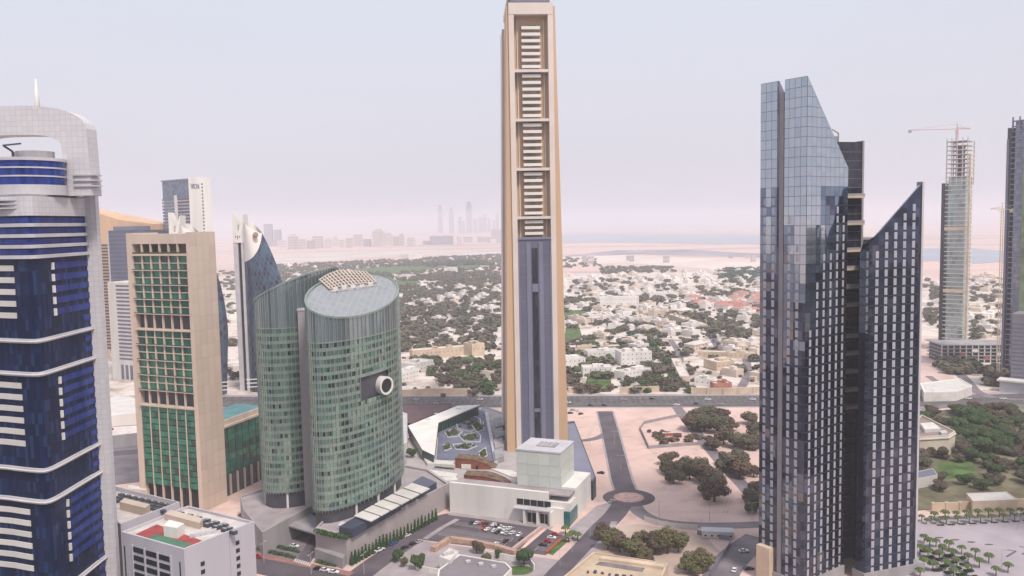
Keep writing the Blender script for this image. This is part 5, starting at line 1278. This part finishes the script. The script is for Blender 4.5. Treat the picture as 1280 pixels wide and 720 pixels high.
# ordinary villas: four kinds, each its own thing
VP = []
for k in range(5):
    t = thing('villa', 'villa', 'house', (0, 0, 0)); wm_ = (M['villa'], M['villa'], M['villat'], M['villa'], M['villat'])[k]; s = (9, 11, 10, 8, 12)[k]; d = (7, 8, 6, 8, 7)[k]; h = (7, 6, 7.5, 4.2, 6.5)[k]
    bpart('wall', (-s, s, -d, d, 0, h), wm_, t)
    if k in (1, 4):
        mb = MB(); P = [(-s - .6, -d - .6, h), (s + .6, -d - .6, h), (s + .6, d + .6, h), (-s - .6, d + .6, h), (-s * .5, 0, h + 3), (s * .5, 0, h + 3)]; mb.v = P
        for f_ in ((0, 1, 5, 4), (1, 2, 5), (2, 3, 4, 5), (3, 0, 4), (3, 2, 1, 0)): mb.f.append(list(f_)); mb.uv.append([(P[i][0], P[i][1]) for i in f_])
        part('roof', mb, M['redroof'] if k == 1 else M['roofgrey'], t)
    else:
        bpart('roof', (-s + .5, s - .5, -d + .5, d - .5, h, h + .15), M['roofgrey'], t)
        for q in ((-s, s, -d, -d + .5), (-s, s, d - .5, d), (-s, -s + .5, -d + .5, d - .5), (s - .5, s, -d + .5, d - .5)): bpart('parapet', (*q, h, h + .9), wm_, t)
        bpart('roof_room', (-s * .5, s * .2, -d * .3, d * .5, h + .15, h + 3.2), wm_, t)
    bpart('wing', (s, s + 4.5, -d * .6, d * .5, 0, h * .62), wm_, t); bpart('porch', (-2.4, 2.4, -d - 2.4, -d, 2.9, 3.3), wm_, t)
    for x in (-.7, -.3, .3, .7): link('window', wn_m, t, (x * s, -d, h * .72)); link('window', wn_m, t, (x * s, -d, h * .30))
    VP.append(t)
VF = [MB().box(-9, 9, -7, 7, 0, 6.5).box(-5, 2, -2, 5, 6.5, 9.5).box(9, 13, -4, 4, 0, 4).mesh('villa', M['villa']), MB().box(-10, 10, -7, 7, 0, 6).box(-10, -3, -9, -7, 0, 4).box(1, 6, -3, 4, 6, 8.6).mesh('villa', M['villat'])]
KN = ('white villa with roof room', 'pale villa with red hipped roof', 'tan villa with roof room', 'low white bungalow', 'tan villa with grey hipped roof')
used = set()
def villa(p, rz, k, where, group, far=False, s=1.0):
    occ.append((p[0], p[1], 11 * s))
    if far:
        o = link('villa', VF[k % 2], None, (p[0], p[1], 0), rz); o.scale = (s, s, s * U(.8, 1.3)); return tag(o, ('small white villa ', 'small tan villa ')[k % 2] + where, 'house', group + (', white', ', tan')[k % 2])
    lab = KN[k] + ' ' + where; gr = group + ', ' + KN[k]
    if k not in used:
        used.add(k); proto_kids(VP[k]); o = VP[k]; o.location = (p[0], p[1], 0); o.rotation_euler = (0, 0, rz); o.scale = (s, s, s); o['label'] = lab; o['group'] = gr; return o
    return dup(VP[k], (p[0], p[1], 0), rz, s, lab, gr)
def inpoly(x, y, P):
    c_ = False
    for i in range(len(P)):
        (x0, y0), (x1, y1) = P[i - 1], P[i]
        if (y0 > y) != (y1 > y) and x < (x1 - x0) * (y - y0) / (y1 - y0) + x0: c_ = not c_
    return c_
def sample(P, n, r, tries=60):
    xs = [p[0] for p in P]; ys = [p[1] for p in P]; W_ = [g(x, y) for x, y in P]; out = []
    wx = [p.x for p in W_]; wy = [p.y for p in W_]; k = 0
    while len(out) < n and k < n * tries:
        k += 1; p = (U(min(wx), max(wx)), U(min(wy), max(wy))); q = to_px((*p, 0))
        if inpoly(q[0], q[1], P) and free(p, r): occ.append((p[0], p[1], r)); out.append(p)
    return out
GR = R(-52)
def vset(P, n, where, group, kinds, far=False, s=(.9, 1.35), r=15):
    for p in sample(P, n, r):
        villa(p, GR + random.choice((0, R(90), R(180), R(270))) + U(-.08, .08), random.choice(kinds), where, group, far, U(*s))
Q1 = [(706, 355), (950, 352), (952, 440), (880, 470), (830, 440), (706, 440)]
vset([(880, 430), (952, 420), (952, 480), (920, 480)], 10, 'near the school yard', 'villas by the school yard', (0, 2, 3), r=11)
vset([(862, 372), (955, 368), (955, 400), (890, 402)], 34, 'in the red-roofed estate', 'villas of the red-roofed estate', (1, 1, 1, 0), r=12)
vset([(706, 385), (850, 380), (890, 440), (840, 445), (706, 432)], 46, 'among the dark trees of the quarter', 'villas among the dark trees', (0, 2, 3, 0, 4), r=11)
vset([(500, 360), (628, 355), (628, 420), (560, 440), (500, 425)], 20, 'in the wooded estate', 'villas in the wooded estate', (0, 0, 3, 2), r=14)
vset([(540, 372), (628, 360), (628, 395), (575, 400)], 16, 'beside the curving boulevard', 'villas beside the boulevard', (0, 3, 0), r=13)
vset([(700, 345), (955, 338), (955, 368), (700, 380)], 105, 'on the far edge of the quarter', 'villas on the far edge of the quarter', (0, 0, 1), True, r=12)
vset([(1158, 345), (1256, 345), (1250, 425), (1214, 425), (1158, 410)], 32, 'beyond the unfinished towers', 'villas beyond the unfinished towers', (0, 1), True, r=13)
vset([(360, 330), (625, 322), (625, 345), (500, 372), (360, 345)], 12, 'deep in the forest belt', 'villas in the forest belt', (0, 0, 1), True, (.9, 1.5), r=30)
vset([(275, 380), (300, 380), (300, 480), (282, 480)], 6, 'between the leaf towers', 'villas between the leaf towers', (0, 1), True, r=12)
# ------------------------------------------------------------------ trees
def H_(px, py): return g(px, py)
for i, (x, y, w) in enumerate([(865, 538, 22), (880, 540, 24), (896, 541, 24), (910, 538, 20), (873, 528, 20), (888, 526, 20), (903, 528, 18), (935, 530, 18), (945, 545, 20), (905, 556, 20), (918, 560, 22), (935, 562, 22), (890, 562, 16), (948, 560, 16), (915, 590, 26), (925, 597, 24), (908, 583, 20), (922, 578, 20), (942, 596, 14), (945, 640, 22), (938, 628, 18), (950, 622, 20)]):
    p = g(x, y); s = p.y / FPX * w * 1.3; tree(p, U(.62, .8) * s + 2.5, s * 1.05, 'leaf' if i % 3 else 'leafb', 'in the dense grove beside the dirt track', 'grove by the dirt track')
for i, (x, y, w) in enumerate([(835, 580, 16), (834, 592, 17), (848, 597, 20), (862, 600, 20), (872, 590, 18), (842, 605, 18), (885, 605, 22), (895, 610, 20), (880, 596, 16), (893, 627, 27), (886, 618, 22), (858, 588, 18)]):
    p = g(x, y); s = p.y / FPX * w * 1.3; tree(p, U(.62, .8) * s + 2.5, s * 1.05, 'leaf' if i % 3 else 'leafb', 'in the clump on the open sand', 'clump on the open sand')
for i, (x, y, w) in enumerate([(760, 688, 22), (775, 690, 20), (790, 696, 22), (804, 701, 18), (818, 692, 22), (835, 692, 24), (848, 690, 20), (812, 712, 15), (862, 718, 22), (878, 717, 22), (756, 676, 18), (870, 708, 18), (797, 686, 18), (770, 680, 18), (826, 682, 18)]):
    p = g(x, y); s = p.y / FPX * w * 1.3; tree(p, U(.75, .95) * s + 2, s, ('leafy', 'leafb', 'leafy')[i % 3], 'in the scrub beside the unfinished shell', 'scrub by the unfinished shell')
for i, (x, y, w, k, l) in enumerate([(497, 702, 12, 'leafg', 'at the corner of the podium street'), (522, 712, 16, 'leafg', 'big and rounded beside the white garden wall'), (596, 692, 14, 'leafb', 'leaning over the pink shade wall'), (609, 706, 13, 'leafy', 'on the clubhouse yard'), (655, 706, 18, 'leafg', 'by the oval lawn'), (622, 697, 8, 'leafg', 'behind the white garden wall'), (514, 572, 10, 'leafg', 'on the plaza under the folded roof'), (505, 708, 9, 'leafy', 'next to the podium street kerb')]):
    p = g(x, y, zt_ if y < 600 else 0); s = p.y / FPX * w * 1.25; tree(p, s * .95 + 1, s, k, l, 'street trees', z=zt_ if y < 600 else 0)
occ2 = list(occ)
def grove(P, n, r, hs, ks, where, group, far=False):
    for p in sample(P, n, r): h = U(*hs); tree(p, h, h * U(1.1, 1.6), random.choice(ks), where, group, far)
PARK = [(1150, 515), (1205, 512), (1285, 512), (1290, 612), (1215, 612), (1160, 618), (1150, 600)]
occ.append((*g(1165, 540).xy, 20)); occ.append((*g(1195, 588).xy, 13)); occ.append((*g(1156, 592).xy, 8)); occ.append((*g(1240, 620).xy, 10))
grove([(1195, 515), (1250, 530), (1270, 565), (1230, 572), (1200, 560)], 24, 4.2, (8, 12), ('leafg',), 'in the lush heart of the park', 'park trees')
grove(PARK, 78, 3.7, (6, 10), ('leafb', 'leaf', 'leafg', 'leafb'), 'in the walled park', 'park trees')
grove([(705, 470), (770, 470), (865, 465), (862, 492), (705, 492)], 34, 5, (7, 11), ('leaf', 'leaf', 'leafg', 'leafb'), 'between highway and palace', 'trees between highway and palace', True)
grove([(790, 440), (850, 436), (850, 480), (810, 492)], 22, 5, (7, 11), ('leaf', 'leafg', 'leaf'), 'in the palace garden', 'palace garden trees', True)
grove([(512, 452), (628, 448), (628, 496), (595, 496), (560, 490), (535, 470)], 62, 5, (8, 12), ('leaf', 'leaf', 'leafb', 'leafg'), 'in the thick wood behind the boundary wall', 'wood behind the boundary wall', True)
grove([(705, 405), (855, 400), (860, 440), (705, 452)], 44, 6, (7, 12), ('leaf', 'leaf', 'leafg', 'leafb'), 'in the villa gardens', 'villa garden trees', True)

# everything farther off reads as one mass
far_bl = []
for _ in range(4):
    bl = [(0, 0, .5, .38, .8)] + [(U(-.35, .35), U(-.35, .35), U(.35, .65), U(.18, .28), .8) for _ in range(4)]; far_bl.append(leaf_cloud(bl, 70, .16, M['leaf']))
FV = []
for m_ in far_bl: FV.append(([tuple(v.co) for v in m_.vertices], [tuple(p.vertices) for p in m_.polygons]))
def mass(name, label, areas, m, hs):
    V_, F_ = [], []
    for P, n, r in areas:
        W_ = gp(P); wx = [p.x for p in W_]; wy = [p.y for p in W_]; k = c_ = 0
        while c_ < n and k < n * 30:
            k += 1; x, y = U(min(wx), max(wx)), U(min(wy), max(wy)); q = to_px((x, y, 0))
            if not inpoly(q[0], q[1], P) or not free((x, y), r, .6): continue
            c_ += 1; h = U(*hs); w = h * U(1.2, 1.8); v, f_ = random.choice(FV); o = len(V_); a = U(0, 6.28); ca, sa = math.cos(a), math.sin(a)
            V_ += [(x + w * (ca * p[0] - sa * p[1]), y + w * (sa * p[0] + ca * p[1]), h * (p[2] - .08)) for p in v]; F_ += [tuple(i + o for i in q_) for q_ in f_]
    me = bpy.data.meshes.new(name); me.from_pydata(V_, [], F_); me.materials.append(m); return tag(link(name, me), label, 'wood', None, 'stuff')
mass('distant_wood', 'distant dark woodland and garden trees spreading to the sand flats', [([(500, 345), (628, 340), (628, 405), (500, 425)], 850, 1), ([(340, 332), (628, 318), (628, 345), (500, 362), (340, 400)], 1800, 2), ([(702, 372), (955, 365), (955, 420), (890, 430), (702, 430)], 250, 3), ([(885, 400), (955, 395), (955, 480), (930, 485), (890, 450)], 40, 5), ([(500, 405), (628, 400), (628, 440), (500, 440)], 130, 2), ([(700, 430), (860, 432), (860, 470), (700, 470)], 50, 4),
    ([(702, 350), (955, 345), (955, 372), (702, 380)], 150, 4), ([(705, 322), (745, 325), (750, 334), (702, 336)], 60, 3), ([(752, 334), (840, 334), (845, 341), (752, 343)], 130, 2), ([(255, 340), (300, 340), (300, 480), (280, 480)], 90, 4),
    ([(1156, 350), (1256, 350), (1250, 430), (1210, 440), (1156, 400)], 150, 4), ([(1165, 452), (1215, 448), (1225, 468), (1185, 470)], 40, 3), ([(1225, 465), (1285, 462), (1285, 486), (1240, 488)], 36, 3)], M['leaf'], (7, 12))
mass('dark_plantation', 'dark blue green plantation belt in front of the sand flats', [([(898, 338), (955, 336), (955, 352), (905, 354)], 220, 2), ([(520, 330), (600, 326), (620, 332), (560, 338)], 160, 2)], foliage('plantation', (.035, .07, .06), (.045, .075, .055), (.05, .08, .06)), (9, 14))
# scrub among the villas keeps the ground from reading bare
mass('garden_scrub', 'low garden shrubs scattered between the villas', [([(704, 380), (955, 376), (955, 490), (704, 492)], 300, 1), ([(502, 360), (628, 356), (628, 496), (502, 496)], 300, 1), ([(806, 540), (870, 545), (880, 553), (830, 556)], 26, 1)], M['leafb'], (2, 4.5))
# palms
def palm_crown(n=11, L_=.5):
    mb = MB()
    for k in range(n):
        a = 2 * math.pi * k / n + U(-.2, .2); up = U(.15, .9); pts = []
        for i in range(5):
            s = i / 4; pts.append(Vector((math.cos(a) * L_ * s * 1.0, math.sin(a) * L_ * s, 1 + L_ * (up * s - (.55 + up * .7) * s * s))))
        w = Vector((-math.sin(a), math.cos(a), 0))
        for i in range(4):
            w0, w1 = .11 * (1 - abs(i / 4 - .4)), .11 * (1 - abs((i + 1) / 4 - .4)); dz = Vector((0, 0, -.05))
            mb.face([pts[i], pts[i + 1], pts[i + 1] + w * w1 + dz, pts[i] + w * w0 + dz]); mb.face([pts[i + 1], pts[i], pts[i] - w * w0 + dz, pts[i + 1] - w * w1 + dz])
    return mb.mesh('crown', M['palm'])
PC = [palm_crown(26, .5) for _ in range(3)]; PT = MB().tube((0, 0, 0), (0, 0, 1), .055, .04, 8).mesh('trunk', M['trunk'])
def palm(p, h, label, group, s=1.0):
    t = thing('palm_tree', label, 'palm', (p[0], p[1], 0), U(0, 6.28), group); t.scale = (h * s, h * s, h); link('crown', random.choice(PC), t); link('trunk', PT, t)
for k in range(9): x = 1168 + 13.5 * k; palm(g(x, 650.5 - (x - 1168) * .05), U(4.4, 5.2), 'palm in the row along the beige park wall', 'palms along the park wall')
for k in range(8): x = 1183 + 14.2 * k; palm(g(x, 655.5 - (x - 1183) * .05), U(4.2, 5.0), 'palm in the bed row beside the paved plaza', 'palms beside the paved plaza')
for k in range(5): x = 1152 + 6 * k; palm(g(x, 652 + k % 2 * 3), U(2.8, 3.8), 'small pale young palm at the end of the plaza rows', 'young palms')
for (x, y) in ((1155, 679), (1162, 685), (1170, 684), (1178, 692), (1186, 688), (1150, 693), (1160, 698), (1174, 701), (1190, 699), (1202, 693), (1210, 703), (1219, 697), (1196, 709), (1182, 712), (1166, 714), (1155, 710), (1236, 704), (1224, 710), (1209, 717), (1245, 720), (1260, 716), (1150, 722), (1192, 722)):
    palm(g(x, y), U(4.2, 5.2), 'palm standing in the hedged beds of the palm square', 'palms of the square')
for k in range(16): 
    a = g(1152 + 15 * (k % 4) + 5 * (k // 4), 690 + 8 * (k // 4) + (k % 4) * 3.0); hedge(a, a + Vector((U(3.4, 4.4), 1.0, 0)), 2.4, 1.1, 'low green hedge bed between the square palms', .02, 'hedge beds of the palm square')
for k in range(9): a = g(1172 + 13.5 * k, 657 - .7 * k); hedge(a, a + Vector((3.2, 0, 0)), 1.3, .6, 'low hedge bed under the plaza palm row', .02, 'hedge beds under the palm row')
for (x, y) in ((711, 678), (716, 674), (722, 676), (707, 668)): palm(g(x, y), 4.4, 'stubby palm at the gallery hall corner', 'palms at the gallery corner', 1.1)
for k in range(14): x, y = U(722, 800), U(448, 480); palm(g(x, y), U(7, 9), 'palm in front of the white palace', 'palace palms', .9)

# ------------------------------------------------------------------ cars
def car_proto():
    t = thing('car', 'car', 'car'); body = MB()
    P = [(-2.25, .45), (-2.3, .8), (-2.05, 1.0), (-1.3, 1.05), (1.0, 1.02), (2.1, .85), (2.3, .6), (2.25, .35), (-2.2, .32)]
    n = len(P); body.v = [(x, -.9, z) for x, z in P] + [(x, .9, z) for x, z in P]
    body.f = [list(range(n)), list(range(2 * n - 1, n - 1, -1))] + [[(i + 1) % n, i, n + i, n + (i + 1) % n] for i in range(n)]; body.uv = [[(body.v[i][0], body.v[i][2]) for i in f_] for f_ in body.f]
    part('body', body, CARCOL['white'], t)
    cb = MB(); C = [(-1.75, 1.02, .82), (.85, 1.02, .82), (.15, 1.46, .66), (-1.25, 1.46, .66)]
    cb.v = [(x, -w, z) for x, z, w in C] + [(x, w, z) for x, z, w in C]; cb.f = [[0, 1, 2, 3], [7, 6, 5, 4], [1, 5, 6, 2], [4, 0, 3, 7], [3, 2, 6, 7], [4, 5, 1, 0]]; cb.uv = [[(0, 0)] * 4 for _ in cb.f]
    part('window_band', cb, M['carglass'], t)
    bpart('roof', (-1.2, .1, -.62, .62, 1.45, 1.50), CARCOL['white'], t)
    wm_ = MB().tube((0, -.1, 0), (0, .1, 0), .34, .34, 12).mesh('wheel', M['tyre'])
    for x in (-1.4, 1.4):
        for y in (-.84, .84): link('wheel', wm_, t, (x, y, .34))
    for y in (-.6, .6): bpart('headlight', (2.2, 2.32, y - .2, y + .2, .6, .74), M['lgrey'], t); bpart('tail_light', (-2.33, -2.22, y - .2, y + .2, .7, .86), M['redcourt'], t)
    return t
CP = car_proto(); CK = {}
for k, m_ in CARCOL.items():
    CK[k] = {}
    for c_ in kids(CP):
        nm = c_.name.split('.')[0]
        if nm in ('body', 'roof'): me = c_.data.copy(); me.materials[0] = m_; CK[k][nm] = me
carpt = []
first_car = True
def car(px, py, col, rz, where, group, s=1.0, z=.02):
    global first_car
    p = g(px, py)
    for q in carpt:                                    # nudge apart cars that would overlap
        d = p.xy - q
        if d.length < 2.6: p = Vector((*(q + (d.normalized() if d.length > .01 else Vector((1, 0))) * 2.7), 0))
    carpt.append(p.xy.copy())
    lab = col + ' car ' + where; sc = (s, s, s)
    o = dup(CP, (p.x, p.y, z), rz, s, lab, group + ', ' + col, CK[col]) 
LOT = R(63); 
for (x, y, c_) in ((70, 238, 'black'), (105, 240, 'white'), (150, 242, 'red'), (190, 252, 'black'), (265, 255, 'white'), (295, 262, 'black'), (180, 285, 'red'), (208, 297, 'white'), (325, 278, 'white'), (350, 285, 'white'), (268, 308, 'white'), (300, 320, 'black'), (400, 288, 'white'), (352, 322, 'white'), (380, 332, 'silver'), (415, 330, 'white'), (490, 345, 'white'), (515, 382, 'black'), (370, 400, 'black'), (283, 428, 'white')):
    car(580 + x / 7.11, 621 + y / 7.11, c_, LOT + U(-.05, .05) + (math.pi if rnd() < .5 else 0), 'parked in the gallery car park', 'cars in the gallery car park')
for (x, y, c_) in ((810, 340, 'red'), (780, 370, 'white'), (745, 403, 'red'), (705, 435, 'black')):
    car(580 + x / 7.11, 621 + y / 7.11, c_, R(-22) + U(-.05, .05), 'in the side lot by the flower strip', 'cars by the flower strip')
for (x, y, c_) in ((660, 258, 'black'), (497, 355, 'white'), (372, 430, 'blue'), (475, 465, 'black'), (548, 428, 'black'), (605, 410, 'silver'), (410, 500, 'black')):
    car(440 + x / 7.2, 621 + y / 7.2, c_, R(52) + U(-.04, .04), 'on the street beside the cypress row', 'cars on the podium street')
car(474, 689, 'white', R(52), 'van-sized, on the street beside the cypress row', 'van', 1.35)
for (x, y, c_, r_) in ((325, 395, 'white', 15), (490, 455, 'white', -20), (765, 672, 'white', -14), (845, 690, 'white', -14), (710, 660, 'black', -14), (155, 550, 'red', -14)):
    car(300 + x / 7.2, 620.6 + y / 7.2, c_, R(r_), 'on the podium forecourt' if x < 700 and x > 200 else 'along the front avenue', 'cars at the forecourt' if x < 700 and x > 200 else 'cars along the front avenue', 1.1)
for (x, y, c_) in ((710, 504, 'white'), (738, 507, 'black'), (755, 507, 'black'), (846, 507, 'white'), (885, 500, 'white'), (941, 500, 'white'), (901, 506, 'silver'), (545, 506, 'white'), (520, 500, 'silver'), (600, 500, 'white'), (815, 499, 'black'), (1211, 499, 'white'), (1254, 499, 'white'), (1180, 501, 'silver'), (780, 500, 'silver')):
    car(x, y, c_, R(-4), 'driving on the highway', 'cars on the highway', 1.25 if c_ == 'white' else 1.05)
for (x, y, c_) in ((716, 513, 'silver'), (722, 514, 'white'), (713, 517, 'black'), (765, 628, 'silver'), (751, 592, 'black'), (945, 468, 'white'), (942, 460, 'black'), (948, 480, 'white'), (925, 441, 'silver'), (930, 690, 'white'), (918, 714, 'white'), (936, 712, 'black'), (726, 518, 'black'), (870, 505, 'black')):
    car(x, y, c_, U(0, 3), ('near the highway ramp', 'by the roundabout', 'on the school street', 'on the access road')[0 if y < 520 and y > 500 else 1 if 580 < y < 640 else 2 if y < 500 else 3], 'scattered cars', 1.1)
for c_ in kids(CP): bpy.data.objects.remove(c_)
bpy.data.objects.remove(CP)
# ------------------------------------------------------------------ lamp posts
lpm = MB().tube((0, 0, 0), (0, 0, 10), .16, .09, 6).mesh('pole', M['steel']); lam = MB().beam((-1.6, 0, 10), (1.6, 0, 10.2), .12, .12).mesh('arm', M['steel']); lhm = MB().box(-.55, .55, -.16, .16, -.08, .08).mesh('lamp_head', M['lgrey'])
def lamp(px, py, where, rz=0.0, s=1.0):
    p = g(px, py); t = thing('street_lamp', 'grey twin-arm street lamp ' + where, 'street lamp', tuple(p), rz, 'street lamps ' + where); t.scale = (s, s, s)
    link('pole', lpm, t); a = link('arm', lam, t); link('lamp_head', lhm, a, (-1.9, 0, 10)); link('lamp_head', lhm, a, (1.9, 0, 10.2))
for x, y in ((824, 649), (887, 652), (940, 651)): lamp(x, y, 'beside the curved sandy road')
for x, y in ((389, 718), (330, 703), (455, 718)): lamp(x, y, 'along the front avenue', R(70))
for x in (520, 590, 730, 800, 870, 935, 1165, 1230): lamp(x, 503, 'in the highway median', R(90), 1.1)
for x, y in ((763, 527), (768, 556), (776, 588)): lamp(x, y, 'along the street to the roundabout')
for x, y in ((632, 650), (600, 668), (640, 676)): lamp(x, y, 'in the gallery car park', 0, .7)
for x, y in ((1252, 711), (1272, 662), (1230, 652)): lamp(x, y, 'on the palm plaza', 0, .9)
for x, y in ((715, 690), (738, 672), (700, 708)): lamp(x, y, 'along the street by the flower strip', R(40), .8)
# ------------------------------------------------------------------ skyline
SKY = mat('hazy_tower_cladding', (.52, .46, .48), .7, .1, .01, rand=.25); SKYT = mat('hazy_tan_cladding', (.56, .47, .42), .7, .1, .01, rand=.2); SKYD = mat('hazy_dark_cladding', (.24, .23, .28), .5, .1, .01, rand=.2); SKW = mat('hazy_window', (.38, .34, .37), .5, .1, .01)  # tones lightened, so part of the distance haze is in the colour
def skyblock(px0, px1, ytop, Y, label, group, m, stepped=False, name='distant_block'):
    a, b = at(px0, 290, Y), at(px1, 290, Y); zt0 = max(12, at((px0 + px1) / 2, ytop, Y).z); w = (b.x - a.x)
    t = thing(name, label, 'building', (a.x + w / 2, Y, 0), U(-.2, .2), group)
    bpart('body', (-w / 2, w / 2, 0, w * .8, 0, zt0), m, t)
    if stepped: bpart('top', (-w * .3, w * .3, w * .2, w * .6, zt0, zt0 * 1.1 + 6), m, t)
    n = max(2, int(zt0 / 16))
    for k in range(n): bpart('window_band', (-w * .44, w * .44, -.5, 0, zt0 * (k + .35) / n, zt0 * (k + .7) / n), SKW, t)
for (x0, x1, y, s_) in ((548, 553.5, 260, 1), (561.5, 567, 263, 1), (573, 577, 271, 0), (583, 590, 256, 1), (592, 596, 273, 0), (598, 603, 271, 0), (604, 609, 270, 1), (610, 613, 273, 0), (616, 619, 275, 0), (620, 624, 266, 0), (578, 581, 276, 0)):
    skyblock(x0, x1, y, 13500 + 60 * x0 % 700, 'faint hazy skyscraper with stepped crown far beyond the forest' if s_ else 'faint hazy slab tower far beyond the forest', 'far skyline towers, ' + str(s_), SKYD, bool(s_), 'distant_skyscraper')
for (x0, x1, y, n_) in ((330, 340, 280, 0), (342, 350, 287, 0)): skyblock(x0, x1, y, 7000, 'hazy twin blue block behind the leaf tower crown', 'hazy blue blocks', SKYD)
random.seed(5)
x = 346
while x < 512:
    w = U(6, 12); skyblock(x, x + w, U(293, 303), U(6000, 6700), 'pale hazy apartment block in the row beyond the forest', 'hazy apartment row', random.choice((SKYT, SKYT, SKY)), rnd() < .25); x += w + U(-1, 4)
skyblock(465, 478, 289, 6300, 'tan hazy tower standing above the apartment row', None, SKYT, True); skyblock(454, 464, 299, 6400, 'dark hazy block beside the tan tower', None, SKYD)
skyblock(537, 566, 295, 6500, 'broad dark hazy block on the sand beyond the forest', None, SKYD); skyblock(528, 537, 301, 6600, 'small pale hazy gate block beside the broad dark block', None, SKY); skyblock(614, 628, 287, 8500, 'white hazy hall beneath the far skyscrapers', None, SKY)
for k in range(16): xx = U(568, 626) if k < 8 else U(720, 950); skyblock(xx, xx + U(3, 9), 296 if k < 8 else 319.5, U(6500, 7500) if k < 8 else U(3000, 3400), 'low hazy shed on the sand flats', 'sheds on the sand flats', SKY)
# ------------------------------------------------------------------ haze
hm = bpy.data.materials.new('haze'); hm.use_nodes = True; n_ = hm.node_tree.nodes; n_.remove(n_['Principled BSDF'])
pv = n_.new('ShaderNodeVolumePrincipled'); pv.inputs['Color'].default_value = (.875, .86, .92, 1); pv.inputs['Density'].default_value = 1.3e-4; pv.inputs['Anisotropy'].default_value = 0.0
hm.node_tree.links.new(pv.outputs[0], n_['Material Output'].inputs['Volume'])
tag(link('haze', MB().box(-18500, 18500, -3000, 30500, -1.5, 345).mesh('haze', hm)), 'pale dusty haze filling the air', 'haze', None, 'stuff')
